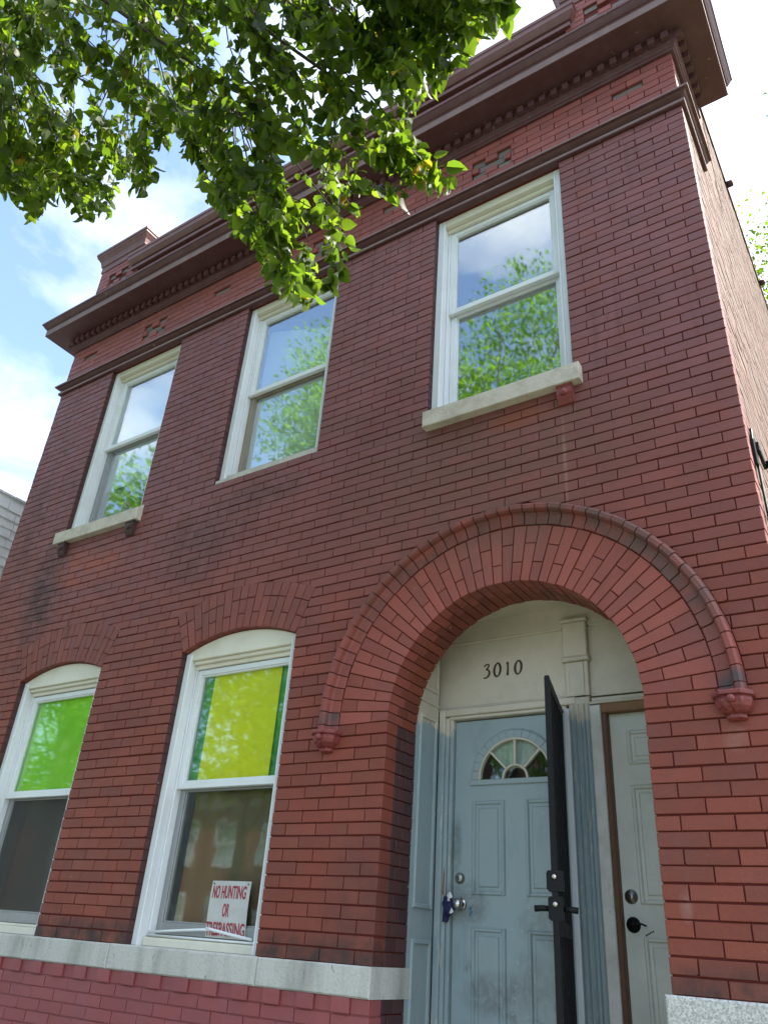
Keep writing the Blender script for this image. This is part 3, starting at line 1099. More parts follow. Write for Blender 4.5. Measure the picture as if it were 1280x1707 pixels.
# the brick ends inside the window openings, in darker maroon than the face
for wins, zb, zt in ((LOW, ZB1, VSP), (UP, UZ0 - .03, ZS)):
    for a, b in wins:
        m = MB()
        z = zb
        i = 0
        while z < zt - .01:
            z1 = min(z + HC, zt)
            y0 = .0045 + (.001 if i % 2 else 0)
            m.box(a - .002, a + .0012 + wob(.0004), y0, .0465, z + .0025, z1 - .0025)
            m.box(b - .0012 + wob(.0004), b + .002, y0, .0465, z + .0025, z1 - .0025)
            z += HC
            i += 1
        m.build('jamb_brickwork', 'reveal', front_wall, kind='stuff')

# ------------------------------------------------------------------ mouldings that return round the corners
def sweep(mb, prof, x0, x1, yl, yr):
    """profile (projection, z) carried along the front and round both corners"""
    n = len(prof)
    vs = []
    for (p, z) in prof:
        vs += [(x0 - p, yl, z), (x0 - p, -p, z), (x1 + p, -p, z), (x1 + p, yr, z)]
    fs = []
    for i in range(n - 1):
        for k in range(3):
            fs.append((i * 4 + k, i * 4 + k + 1, (i + 1) * 4 + k + 1, (i + 1) * 4 + k))
    fs.append(tuple(i * 4 for i in range(n)))
    fs.append(tuple(i * 4 + 3 for i in reversed(range(n))))
    return mb.add(vs, fs)


st = MB()
sweep(st, [(0, ZS), (.022, ZS), (.024, ZS + .004), (.024, ZS + .030), (.003, ZS + .034), (.003, ZS + .056), (.014, ZS + .062), (.034, ZS + .072), (.044, ZS + .083), (.062, ZS + .085), (.062, ZS + .106), (.044, ZS + .114), (0, ZS + .124)], XL, XR, .58, .58)
string = st.build('string_course', 'trim', house)
# the lintel soffits behind the string course over the upper windows
for a, b in UP:
    MB().box(a - .05, b + .05, .0015, .30, ZS + .001, ZS + .05).build('lintel', 'trim', string)
m = MB()
sweep(m, [(.023, ZS + .006), (.0265, ZS + .006), (.0265, ZS + .028), (.023, ZS + .028)], XL, XR, .579, .579)
m.build('lower_fillet', 'fascia', string)
m = MB()
sweep(m, [(.061, ZS + .088), (.0640, ZS + .088), (.0640, ZS + .104), (.045, ZS + .1155), (.043, ZS + .1140)], XL, XR, .579, .579)
m.build('upper_fillet', 'fascia', string)

co = MB()
sweep(co, [(0, 7.030), (.020, 7.030), (.022, 7.046), (.034, 7.052), (.036, 7.072), (.050, 7.080), (.050, 7.186), (.250, 7.190), (.252, 7.192), (.252, 7.268), (.258, 7.272), (.258, 7.284), (.266, 7.286), (.280, 7.304), (.296, 7.330), (.304, 7.334), (.304, 7.356), (.20, 7.385), (0, 7.40)], XL, XR, .62, .62)
cornice = co.build('cornice', 'trim', house)
m = MB()
sweep(m, [(.251, 7.193), (.2555, 7.193), (.2555, 7.266), (.251, 7.266)], XL, XR, .619, .619)
m.build('fascia_board', 'fascia', cornice)
nd = 73
for k in range(nd):
    x = XL - .03 + (XR - XL + .06) * (k + .5) / nd
    MB().prism([(x - .024, 7.100), (x + .024, 7.100), (x + .024, 7.160), (x - .024, 7.160)], -.092, -.049, .003).build('dentil', 'trim', cornice)
for s in (-1, 1):
    for k in range(7):
        y = -.03 + k * .0872
        x = (XR + .049) if s > 0 else (XL - .092)
        MB().box(x, x + .043, y - .024, y + .024, 7.100, 7.160).build('dentil', 'trim', cornice)

# parapet between two pedestals
pw = MB()
pw.box(XL + .004, XR - .004, .0075, .30, 7.30, 7.90)
parapet = pw.build('parapet', 'mortar', house)
pb = MB()
pbg = MB()
pyr = 14
hp = (8.24 - 7.36) / pyr


def ped_grey(xm, i, c):
    return (i == 10 and abs(xm - c) < .10) or (i in (9, 11) and .03 < abs(xm - c) < .22)


for i in range(pyr):
    z0 = 7.36 + i * hp
    off = XL + (.106 if i % 2 else 0)
    j = -1
    while off + j * .2121 < XR:
        x0, x1 = max(off + j * .2121, XL), min(off + (j + 1) * .2121, XR)
        j += 1
        if x1 - x0 < .02: continue
        spans = [(x0, x1)]
        if z0 + hp > 7.965:
            spans = []
            if x0 < -5.04: spans.append((x0, min(x1, -5.04)))
            if x1 > -.095: spans.append((max(x0, -.095), x1))
        pc = [-5.40, .22] if i in (9, 10, 11) else []
        pieces = [q for a, b in spans for q in cross_cut(a, b, pc, i == 10)]
        if j == 0:
            for c in pc: pieces += cross_fill(c, i == 10)
        for a, b, g in pieces:
            if b - a < .02: continue
            (pbg if g else pb).prism([(a + .0026, z0 + .003), (b - .0026, z0 + .003), (b - .0026, z0 + hp - .003), (a + .0026, z0 + hp - .003)], (.018 if g else 0) + wob(.0014), .09, .002, back=False)
pb.build('brickwork', 'frieze', parapet, kind='stuff')
pbg.build('weathered_brickwork', 'frieze_grey', parapet, kind='stuff')
cp = MB()
CAP = [(0, 7.958), (.026, 7.958), (.026, 8.002), (.006, 8.006), (.006, 8.022), (.034, 8.026), (.046, 8.042), (.064, 8.07), (.070, 8.078), (.070, 8.135), (.078, 8.14), (.078, 8.176), (0, 8.19)]
sweep(cp, CAP, -5.10, -.07, .30, .30)
cp.build('coping_moulding', 'coping', parapet)
MB().box(-5.16, -.01, .001, .30, 7.963, 8.18).build('coping_core', 'coping', parapet)
for (x0, x1) in ((XL, -5.04), (-.095, XR)):
    m = MB()
    m.box(x0 + .005, x1 - .005, .024, .55, 7.36, 8.24)
    ped = m.build('pedestal', 'mortar', house)
    m = MB()
    for i in range(pyr):
        z0 = 7.36 + i * hp
        for sx in (0, 1):
            ys = [(.094, .25), (.255, .46), (.465, .55)] if i % 2 else [(.094, .2), (.205, .41), (.415, .55)]
            for ya, yb in ys:
                p = [(ya, z0 + .003), (yb, z0 + .003), (yb, z0 + hp - .003), (ya, z0 + hp - .003)]
                if sx:
                    m.prism_yz(p, x1 - .05, x1, .002)
                else:
                    t = MB().prism_yz(p, -.05, 0, .002)
                    m.add([(x0 - v[0], v[1], v[2]) for v in t.v], [tuple(reversed(f)) for f in t.f])
    m.build('brickwork', 'frieze', ped, kind='stuff')
    m = MB()
    sweep(m, [(-.1, 8.236), (.006, 8.236), (.010, 8.240), (.010, 8.325), (.022, 8.33), (.024, 8.35), (.036, 8.40), (.066, 8.45), (.074, 8.456), (.074, 8.484), (.084, 8.487), (.084, 8.52), (-.1, 8.545)], x0, x1, .56, .56)
    m.box(x0 + .01, x1 - .01, .0, .55, 8.26, 8.535)
    m.build('pedestal_cap', 'coping', ped)

# side walls, back and roof
sw = MB()
sw.prism_yz([(.0985, 0), (9.0, 0), (9.0, 10.1), (5.4, 9.18), (1.36, 8.25), (.56, 8.10), (.0985, 7.2)], XR - .28, XR - .006)
side = sw.build('side_wall', 'side_mortar', house)
m = MB()


def side_top(y):
    return 10.1 - (9.0 - y) * .2555 if y > 5.4 else (8.25 + (y - 1.36) * .23 if y > 1.36 else 7.0)


i = 0
while i * HC < 9.9:
    z0 = 0.01 + i * HC
    y = .104 if i % 2 else .0025
    first = True
    while y < 8.95:
        L = .2125 if i % 6 else .106
        yb = min(y + L, 8.98)
        if first and i % 2: yb = y + .106
        first = False
        if z0 + HC < side_top(y) and not (y < .099 and False):
            y0b = max(y, .0025)
            if y0b < .1 and not (z0 > 7.4):
                y0b = .1025
            if yb - y0b > .02:
                w = R0.uniform(-.0025, .001)
                m.prism_yz([(y0b + .0035, z0 + .0045 + wob(.001)), (yb - .0035, z0 + .0045 + wob(.001)), (yb - .0035, z0 + HC - .0045 + wob(.001)), (y0b + .0035, z0 + HC - .0045 + wob(.001))], XR - .06, XR + w, .002)
        y = yb
    i += 1
m.build('side_brickwork', 'side', side, kind='stuff')
# clay coping along the sloping top of the side wall, with the lugs that stand out from it
m = MB()
m.prism_yz([(.62, 8.10), (1.36, 8.252), (5.4, 9.182), (9.0, 10.102), (9.0, 10.16), (5.4, 9.24), (1.36, 8.31), (.62, 8.16)], XR - .30, XR + .012)
m.build('side_coping', 'trim', side)
for y in (1.05, 2.55, 4.6):
    z = side_top(max(y, 1.37)) - (.05 if y < 1.36 else 0)
    MB().lathe([(.0, .0), (.035, .0), (.035, .05), (.026, .06), (0, .06)], (XR + .01, y, z - .015), 'x', 10).build('coping_lug', 'corbel_dark', side)
MB().prism_yz([(.0985, 0), (9.0, 0), (9.0, 8.35), (.56, 8.35), (.0985, 7.35)], XL + .010, XL + .28).build('far_side_wall', 'side', house)  # unseen top raised so it blocks sun from the neighbour's wall
MB().box(XL + .03, XR - .03, 8.75, 9.0, 0, 8.5).build('back_wall', 'side', house)
MB().prism_yz([(.3, 7.20), (8.75, 7.00), (8.75, 7.10), (.3, 7.30)], XL + .281, XR - .281).build('roof', 'roofing', house)
MB().box(XL + .281, XR - .281, .5, 8.74, 3.75, 3.95).build('upper_floor', 'room', house)
m = MB()
m.box(XL + .29, AL - .215, 3.0, 3.1, 0, 7.2)
m.box(AL - .215, XR - .29, 3.0, 3.1, 3.96, 7.2)
m.build('inner_wall', 'room', house)

# ------------------------------------------------------------------ windows
def rail(mb, x0, x1, y0, y1, z0, z1, ch=.003):
    mb.cbox(x0, x1, y0, y1, z0, z1, ch)


def sash(name, mat, parent, x0, x1, z0, z1, y, st=.042, top=.036, bot=.045, dep=.032):
    m = MB()
    rail(m, x0, x0 + st, y, y + dep, z0, z1)
    rail(m, x1 - st, x1, y, y + dep, z0, z1)
    rail(m, x0 + st, x1 - st, y + .001, y + dep, z1 - top, z1)
    rail(m, x0 + st, x1 - st, y + .001, y + dep, z0, z0 + bot)
    # glazing bead, stepped back
    b = .010
    rail(m, x0 + st, x0 + st + b, y + .009, y + dep, z0 + bot, z1 - top, .002)
    rail(m, x1 - st - b, x1 - st, y + .009, y + dep, z0 + bot, z1 - top, .002)
    rail(m, x0 + st + b, x1 - st - b, y + .009, y + dep, z1 - top - b, z1 - top, .002)
    rail(m, x0 + st + b, x1 - st - b, y + .009, y + dep, z0 + bot, z0 + bot + b, .002)
    return m.build(name, mat, parent), (x0 + st, x1 - st, z0 + bot, z1 - top)


def pane(parent, r, y, mat, name='pane'):
    return MB().box(r[0] - .004, r[1] + .004, y, y + .004, r[2] - .004, r[3] + .004).build(name, mat, parent)


def window(x0, x1, z0, z1, zsp, upm, lowm, glass_up, glass_low, label, white='white', head='cream'):
    """double-hung window: flat outer casing, stepped jamb, upper sash in front of the lower one"""
    w = empty('window', ((x0 + x1) / 2, REV, z0), house)
    w['label'] = label
    arched = zsp is not None
    cw = .058
    zt = zsp if arched else z1
    m = MB()
    for a, b in ((x0 + .001, x0 + cw), (x1 - cw, x1 - .001)):
        m.cbox(a + .001, b - .001, REV, .20, z0, zt - .001, .004)
        c, d = (b - .012, b) if a < (x0 + x1) / 2 else (a, a + .012)
        m.cbox(c - .0015, d + .0015, REV - .006, REV + .02, z0, zt - .012, .003)
    # parting bead at the jamb
    m.cbox(x0 + cw, x0 + cw + .016, .102, .20, z0, zt - .03, .003)
    m.cbox(x1 - cw - .016, x1 - cw, .102, .20, z0, zt - .03, .003)
    m.build('casing', white, w)
    m = MB()
    if arched:
        cx = (x0 + x1) / 2
        h = math.asin(.4945 / VR)
        top = arc(cx, VCZ, VR - .003, math.pi / 2 - h, math.pi / 2 + h, 14)
        zb = zt - .052
        m.prism([(x0 + .001, zb)] + [(x1 - .001, zb)] + top[0:], REV + .002, .20, .004)
        m.cbox(x0 + cw + .0005, x1 - cw - .0005, .070, .20, zb - .024, zb - .0005, .003)
        m.cbox(x0 + cw + .0005, x1 - cw - .0005, .095, .20, zb - .052, zb - .0245, .003)
        zs1 = zb - .056
    else:
        m.cbox(x0 + cw + .0005, x1 - cw - .0005, REV + .001, .20, z1 - .070, z1 - .0005, .004)
        m.cbox(x0 + cw + .0005, x1 - cw - .0005, .085, .20, z1 - .100, z1 - .0705, .003)
        zs1 = z1 - .104
    m.build('head_board', head, w)
    m = MB()
    m.cbox(x0 + cw + .0005, x1 - cw - .0005, .075, .20, z0, z0 + .045, .004)
    m.cbox(x0 + cw + .0005, x1 - cw - .0005, .105, .20, z0 + .0455, z0 + .062, .003)
    m.build('window_stool', head if arched else white, w)
    zm = (z0 + zs1) / 2 + .045 if not arched else z0 + (zs1 - z0) * .535
    xa, xb = x0 + cw + .017, x1 - cw - .017
    s, r = sash('upper_sash', white, w, xa, xb, zm - .008, zs1 - .001, .108, bot=.040)
    pane(w, r, .128, glass_up)
    s2, r2 = sash('lower_sash', lowm, w, xa, xb, z0 + .064, zm + .024, .146, top=.034, bot=.062)
    pane(w, r2, .166, glass_low)
    MB().box(x0 + .001, x1 - .001, .20, .30, z0 - .02, zt + .0).build('wall_lining', 'room', w) if False else None
    return w, r, r2


LBL_UP = ['upper window over the left lower window, pale shade behind its glass', 'upper middle window without a projecting sill, peeling casing',
          'upper right window above the arch, mirroring sky and trees']
WU = []
for k, (a, b) in enumerate(UP):
    z0 = UZ0 - (.05 if k == 1 else 0)
    w, r, r2 = window(a, b, z0, ZS, None, 'white', 'aluminium' if k == 0 else ('taupe' if k == 1 else 'white'), 'glass', 'glass', LBL_UP[k])
    WU.append((w, r, r2))
WLOW = []
LBL_LO = ['arched window with lime green sheet above a dark grey screen', 'arched window with yellow green sheet above a tan shade']
for k, (a, b) in enumerate(LOW):
    w, r, r2 = window(a, b, ZB1, None, VSP, 'cream', 'aluminium', 'glass_tint', 'glass_low', LBL_LO[k])
    WLOW.append((w, r, r2))

# sills on the upper windows
MB().prism([(-3.036, 4.655), (-2.156, 4.655), (-2.156, 4.722), (-3.036, 4.722)], .062, .145, .004).build('weathered_rail', 'worn_sill', WU[1][0])
MB().prism([(-4.975, 4.500), (-3.888, 4.500), (-3.888, 4.612), (-4.975, 4.612)], -.052, .044, .004).build('sill', 'sill', WU[0][0])
MB().prism([(-4.970, 4.6125), (-3.893, 4.6125), (-3.893, 4.655), (-4.970, 4.655)], -.002, .20, .003).build('sill_wash', 'sill', WU[0][0])
MB().prism([(-1.197, 4.490), (-.163, 4.490), (-.163, 4.610), (-1.197, 4.610)], -.060, .044, .004).build('sill', 'sill', WU[2][0])
MB().prism([(-1.194, 4.6105), (-.216, 4.6105), (-.216, 4.655), (-1.194, 4.655)], -.002, .20, .003).build('sill_wash', 'sill', WU[2][0])
MB().prism([(-3.096, 4.552), (-2.096, 4.560), (-2.096, 4.668), (-3.096, 4.660)], .010, .20, .005).build('sill', 'worn_sill', WU[1][0])


def bracket(x, z, mat, parent):
    m = MB()
    m.prism_yz([(.02, z), (-.046, z), (-.050, z - .012), (-.042, z - .020), (-.044, z - .060), (-.030, z - .095), (-.014, z - .118), (.02, z - .122)][::-1], x - .046, x + .046, .004)
    m.lathe([(.0, -.012), (.020, -.008), (.026, .0), (.020, .012)], (x, -.046, z - .052), 'y', 10)
    m.build('sill_bracket', mat, parent)


bracket(-4.845, 4.499, 'corbel_dark', WU[0][0])
bracket(-3.965, 4.499, 'corbel_dark', WU[0][0])
bracket(-.262, 4.489, 'terracotta', WU[2][0])


# what can be seen behind the panes
def sheet(name, mat, parent, x0, x1, z0, z1, y, wav=.004, n=10):
    m = MB()
    vs, fs = [], []
    for i in range(n + 1):
        x = x0 + (x1 - x0) * i / n
        dy = wav * math.sin(i * 1.9 + x0)
        vs += [(x, y + dy, z0), (x, y + dy * .4 + .004, z1)]
    for i in range(n):
        fs.append((2 * i, 2 * i + 2, 2 * i + 3, 2 * i + 1))
    m.add(vs, fs, True)
    return m.build(name, mat, parent)


w, r, r2 = WU[0]
sheet('window_shade', 'white_shade', w, r[0] - .02, r[1] + .02, r2[2] + .35, r[3] + .02, .215, .003)
w, r, r2 = WU[1]
sheet('window_shade', 'white_shade', w, r[0] - .02, r[1] + .02, r2[2] - .02, r2[3] + .05, .215, .006)
m = MB()
m.add([(r[0] - .02, .212, r[2] - .02), (r[1] + .02, .212, r[2] - .02), (r[1] + .02, .216, r[3] - .30), (r[0] - .02, .216, r[3] - .02)], [(0, 1, 2, 3)])
m.build('paper_sheet', 'white_shade', w)
w, r, r2 = WLOW[0]
sheet('green_sheet', 'green_film', w, r[0] - .01, r[1] + .01, r[2] - .01, r[3] + .01, .150, .002)
sheet('dark_screen', 'screen', w, r2[0] - .02, r2[1] + .02, r2[2] - .004, r2[3] + .004, .157, .0005)
sheet('window_shade', 'tan', w, r2[0] - .02, r2[1] + .02, r2[2] - .02, r2[3] + .02, .30, .004)
w, r, r2 = WLOW[1]
sheet('green_sheet', 'teal_film', w, r[0] - .01, r[1] + .01, r[2] - .01, r[3] + .01, .160, .002)
sheet('yellow_sheet', 'yellow_film', w, r[0] + .085, r[1] - .088, r[2] - .01, r[3] + .01, .150, .002)
sheet('tan_shade', 'tan', w, r2[0] + .02, r2[1] + .02, r2[2] - .02, r2[3] + .02, .225, .012, 16)
# loose white glazing stops sprung across the foot of the window
m = MB()
m.tube([(-3.000, .098, 1.600), (-2.80, .090, 1.615), (-2.577, .085, 1.630), (-2.50, .085, 1.634)], .0075, 6)
m.tube([(-2.53, .083, 1.640), (-2.482, .082, 1.634), (-2.34, .090, 1.616), (-2.196, .098, 1.600)], .0085, 6)
m.tube([(-3.005, .095, 1.586), (-2.60, .092, 1.585), (-2.180, .096, 1.584)], .0060, 6)
m.build('loose_glazing_stop', 'white', w)

# the sign leaning inside the foot of that window
def text_mesh(body, size, sx=1.0, ext=.0006, bold=.0):
    cu = bpy.data.curves.new('lettering', 'FONT')
    cu.body = body
    cu.size = size
    cu.align_x = 'CENTER'
    cu.align_y = 'CENTER'
    cu.extrude = ext
    cu.offset = bold
    cu.resolution_u = 3
    ob = bpy.data.objects.new('lettering', cu)
    COL.objects.link(ob)
    dg = bpy.context.evaluated_depsgraph_get()
    me = bpy.data.meshes.new_from_object(ob.evaluated_get(dg))
    bpy.data.objects.remove(ob)
    vs = [(v.co.x * sx, v.co.y, v.co.z) for v in me.vertices]
    fs = [tuple(p.vertices) for p in me.polygons]
    bpy.data.meshes.remove(me)
    return vs, fs


SGX, SGZ, SGW, SGH, SGY = -2.462, 1.596, .298, .288, .138
sg = empty('warning_sign', (SGX, SGY, SGZ), label='white NO HUNTING OR TRESPASSING sign with red letters, behind the tan-shaded window foot', cat='sign')


def sgp(u, v):
    """u, v in the sheet (0..1) -> point of the slightly bowed sheet"""
    return (SGX - SGW / 2 + SGW * u + .030 * (1 - v) ** 2, SGY + .026 * v - .010 * math.sin(math.pi * u), SGZ + SGH * v)


m = MB()
vs, fs = [], []
N1 = 12
for d in (0, .0015):
    for j in range(N1 + 1):
        for i in range(N1 + 1):
            p = sgp(i / N1, j / N1)
            vs.append((p[0], p[1] + d, p[2]))
q = N1 + 1
for j in range(N1):
    for i in range(N1):
        a = j * q + i
        fs.append((a, a + 1, a + 1 + q, a + q))
        b = a + q * q
        fs.append((b, b + q, b + 1 + q, b + 1))
m.add(vs, fs, True)
m.build('sign_board', 'sign_white', sg)
for body, v0, hgt, wid in (('NO HUNTING', .80, .115, .86), ('OR', .48, .115, .17), ('TRESPASSING', .155, .115, .98)):
    vs, fs = text_mesh(body, .1, 1.0, bold=.0022)
    xs = [v[0] for v in vs]
    ys = [v[1] for v in vs]
    W0, H0 = max(xs) - min(xs), max(ys) - min(ys)
    out = []
    for x, y, z in vs:
        u = .49 + (x - (max(xs) + min(xs)) / 2) / W0 * wid
        v = v0 + (y - (max(ys) + min(ys)) / 2) / H0 * hgt * 2.05
        p = sgp(u, v)
        out.append((p[0], p[1] - .0012 - z, p[2]))
    MB().add(out, fs).build('lettering', 'sign_red', sg)
m = MB()
for u in (.06, .94):
    p = sgp(u, .95)
    m.lathe([(.0045, 0), (.0045, .002), (0, .002)], (p[0], p[1] - .003, p[2]), 'y', 8)
m.build('eyelet', 'black', sg)

# ------------------------------------------------------------------ the entrance
YD = .600
ent = empty('entrance', (ACX, .45, .70), house)
MB().box(AL - .2, .42, .30, .95, .55, .70).build('entrance_floor', 'concrete', ent)
steps = empty('entrance_steps', (ACX, -.2, 0), label='concrete steps up to the arched entrance', cat='steps')
for k in range(4):
    MB().cbox(AL + .03, AR - .03, -.02 - .27 * (k + 1), .299 if k == 0 else -.022 - .27 * k, .001, .70 - .175 * k, .008).build('step', 'concrete', steps)
# left side panelling, blue below and cream above
m = MB()
m.box(AL - .03, AL - .001, .3005, .548, .70, 3.45)
pn = m.build('side_panelling', 'blue_side', ent)
m = MB()


def xframe(m, y0, y1, z0, z1, x, w=.022, h=.012):
    """raised moulding round a panel on a wall that looks along +x"""
    m.prism_yz([(y0, z0), (y0 + w, z0), (y0 + w, z1), (y0, z1)], x, x + h, .004)
    m.prism_yz([(y1 - w, z0), (y1, z0), (y1, z1), (y1 - w, z1)], x, x + h, .004)
    m.prism_yz([(y0 + w, z0), (y1 - w, z0), (y1 - w, z0 + w), (y0 + w, z0 + w)], x, x + h, .004)
    m.prism_yz([(y0 + w, z1 - w), (y1 - w, z1 - w), (y1 - w, z1), (y0 + w, z1)], x, x + h, .004)


xframe(m, .335, .525, 1.80, 2.80, AL - .001)
xframe(m, .335, .525, .90, 1.66, AL - .001)
xframe(m, .335, .525, 2.95, 3.4, AL - .001)
m.prism_yz([(.302, 2.872), (.548, 2.872), (.548, 2.884), (.302, 2.884)], AL - .001, AL + .008, .003)
m.build('panel_moulding', 'blue_side', pn)
MB().box(.36, .39, .3005, .548, .70, 3.45).build('side_panelling', 'entry_cream', ent)
MB().box(AL - .03, .39, .3005, .72, 3.40, 3.45).build('entrance_ceiling', 'entry_cream', ent)
MB().box(.006 + .2, .36, .2965, .3005, .7, 3.45).build('entrance_return', 'mortar', ent)

# boards over the doors with the house number
m = MB()
m.box(AL - .02, .38, .584, .64, 2.865, 3.262)
m.box(AL - .02, .38, .578, .64, 3.276, 3.42)
m.build('transom_board', 'entry_cream', ent)
m = MB()
m.cbox(AL + .001, -.585, .574, .60, 3.263, 3.279, .004)
m.cbox(-.424, .38, .574, .60, 3.263, 3.279, .004)
m.cbox(AL + .03, -.585, .580, .60, 2.868, 2.882, .003)
m.build('picture_rail', 'entry_cream', ent)
m = MB()
m.cbox(-.572, -.432, .545, .60, 3.085, 3.290, .006)
m.cbox(-.580, -.424, .538, .60, 3.291, 3.312, .006)
m.cbox(-.580, -.424, .536, .60, 3.060, 3.084, .006)
m.cbox(-.568, -.436, .556, .60, 2.866, 3.059, .004)
m.cbox(-.545, -.459, .550, .57, 2.866, 3.055, .003)
m.build('pilaster', 'entry_cream', ent)


def stroke(mb, pts, y0, y1):
    """flat brush stroke: (x, z, width) along its length"""
    L, Rr = [], []
    for i, (x, z, w) in enumerate(pts):
        x0, z0, _ = pts[max(i - 1, 0)]
        x1, z1, _ = pts[min(i + 1, len(pts) - 1)]
        d = Vector((x1 - x0, z1 - z0)).normalized()
        nx, nz = -d.y, d.x
        L.append((x + nx * w / 2, z + nz * w / 2))
        Rr.append((x - nx * w / 2, z - nz * w / 2))
    for i in range(len(pts) - 1):
        mb.prism([Rr[i], Rr[i + 1], L[i + 1], L[i]], y0, y1)


num = empty('house_number', (-.96, .58, 3.04), ent)
DIG = {'0': [(.5 + .40 * math.sin(t) + .06 * math.cos(t), .5 + .5 * math.cos(t), .11 + .14 * abs(math.sin(t + .35))) for t in [2 * math.pi * i / 20 for i in range(21)]],
       '1': [(.34, .84, .06), (.46, .96, .12), (.52, 1.0, .18), (.53, .6, .17), (.50, .2, .20), (.46, 0, .26)]}
DIG3 = [[(.08, .86, .06), (.30, .98, .12), (.72, 1.0, .14), (.78, .90, .12), (.55, .72, .10), (.36, .60, .10)],
        [(.36, .60, .10), (.62, .60, .14), (.80, .44, .20), (.78, .24, .22), (.58, .06, .16), (.30, -.02, .12), (.05, .0, .10)]]
for k, ch in enumerate('3010'):
    x0 = -1.083 + k * .0665
    z0 = 3.038
    wd, ht = .050, .080
    m = MB()
    for stp in (DIG3 if ch == '3' else [DIG[ch]]):
        stroke(m, [(x0 + p[0] * wd, z0 + p[1] * ht, p[2] * wd * 1.0) for p in stp], .5780, .5838)
    m.build('digit', 'numeral', num)

# left door: casing, slab, raised panels, fanlight, locks
dl = empty('door', (-.925, YD, .70), ent, label='slate blue panelled door with a half-round fanlight')
DX0, DX1, DZ1 = -1.268, -.572, 2.795
m = MB()
m.cbox(AL + .001, -1.318, .548, .64, .70, 2.862, .005)
m.cbox(-1.3175, -1.294, .556, .64, .70, 2.815, .005)
m.cbox(-1.2935, -1.272, .570, .64, .70, 2.805, .004)
m.build('casing', 'blue_worn', dl)
m = MB()
m.cbox(-1.3175, -.515, .549, .64, 2.822, 2.862, .005)
m.cbox(-1.2935, -.575, .562, .64, 2.803, 2.8215, .004)
m.build('casing_head', 'entry_cream', dl)
FX, FZ, FR_ = -.896, 2.462, .222
slab = MB()
# slab with a half-round opening: strips round the fanlight
slab.box(DX0, DX1, YD, YD + .04, .705, FZ)
slab.box(DX0, FX - FR_, YD, YD + .04, FZ, DZ1)
slab.box(FX + FR_, DX1, YD, YD + .04, FZ, DZ1)
NA = 16
for k in range(NA):
    a0, a1 = math.pi * k / NA, math.pi * (k + 1) / NA
    x0, z0, x1, z1 = FX + FR_ * math.cos(a1), FZ + FR_ * math.sin(a1), FX + FR_ * math.cos(a0), FZ + FR_ * math.sin(a0)
    slab.prism([(x0, z0), (x1, z1), (x1, DZ1), (x0, DZ1)], YD, YD + .04)
door = slab.build('door_slab', 'blue', dl)


def dpanel(m, x0, x1, z0, z1, y):
    w = .020
    for (a, b, c, d) in ((x0, x0 + w, z0, z1), (x1 - w, x1, z0, z1), (x0 + w, x1 - w, z0, z0 + w), (x0 + w, x1 - w, z1 - w, z1)):
        m.cbox(a, b, y - .010, y + .002, c, d, .0055)
    i = .036
    m.prism([(x0 + i, z0 + i), (x1 - i, z0 + i), (x1 - i, z1 - i), (x0 + i, z1 - i)], y - .007, y + .002, .0065)


for (a, b, c, d) in ((-1.155, -.962, 1.882, 2.350), (-.842, -.650, 1.882, 2.350), (-1.155, -.962, .86, 1.732), (-.842, -.650, .86, 1.732)):
    m = MB()
    dpanel(m, a, b, c, d, YD)
    m.build('raised_panel', 'blue', dl)
fl = empty('fanlight', (FX, YD, FZ), dl)
m = MB()
for k in range(NA):
    a0, a1 = math.pi * k / NA, math.pi * (k + 1) / NA
    for (r0, r1, y) in ((FR_ - .004, FR_ + .040, YD - .012), (FR_ + .040, FR_ + .050, YD - .006)):
        m.prism([(FX + r * math.cos(a), FZ + r * math.sin(a)) for r, a in ((r0, a0), (r1, a0), (r1, a1), (r0, a1))], y, YD + .01, .003)
m.cbox(FX - FR_ - .05, FX + FR_ + .05, YD - .013, YD + .01, FZ - .030, FZ, .004)
m.build('fanlight_frame', 'blue', fl)
m = MB()
for k in range(NA):
    a0, a1 = math.pi * k / NA, math.pi * (k + 1) / NA
    m.prism([(FX + r * math.cos(a), FZ + r * math.sin(a)) for r, a in ((FR_ - .014, a0), (FR_ - .003, a0), (FR_ - .003, a1), (FR_ - .014, a1))], YD - .015, YD + .01, .002)
    m.prism([(FX + r * math.cos(a), FZ + r * math.sin(a)) for r, a in ((.066, a0), (.078, a0), (.078, a1), (.066, a1))], YD - .010, YD + .01, .002)
for a in (math.pi * .25, math.pi * .5, math.pi * .75):
    u, v = math.cos(a), math.sin(a)
    m.prism([(FX + .078 * u + .006 * v, FZ + .078 * v - .006 * u), (FX + .21 * u + .006 * v, FZ + .21 * v - .006 * u), (FX + .21 * u - .006 * v, FZ + .21 * v + .006 * u), (FX + .078 * u - .006 * v, FZ + .078 * v + .006 * u)], YD - .010, YD + .008, .002)
m.build('glazing_bar', 'entry_cream', fl)
for k in range(4):
    a0, a1 = math.pi * k / 4 + .03, math.pi * (k + 1) / 4 - .03
    pts = [(FX + .212 * math.cos(a0 + (a1 - a0) * i / 5), FZ + .212 * math.sin(a0 + (a1 - a0) * i / 5)) for i in range(6)]
    pts += [(FX + .074 * math.cos(a1), FZ + .074 * math.sin(a1)), (FX + .074 * math.cos(a0), FZ + .074 * math.sin(a0))]
    MB().prism(pts, YD + .012, YD + .016).build('pane', 'door_glass', fl)
MB().prism(arc(FX, FZ + .001, .068, 0, math.pi, 8), YD + .012, YD + .016).build('pane', 'door_glass', fl)
m = MB()
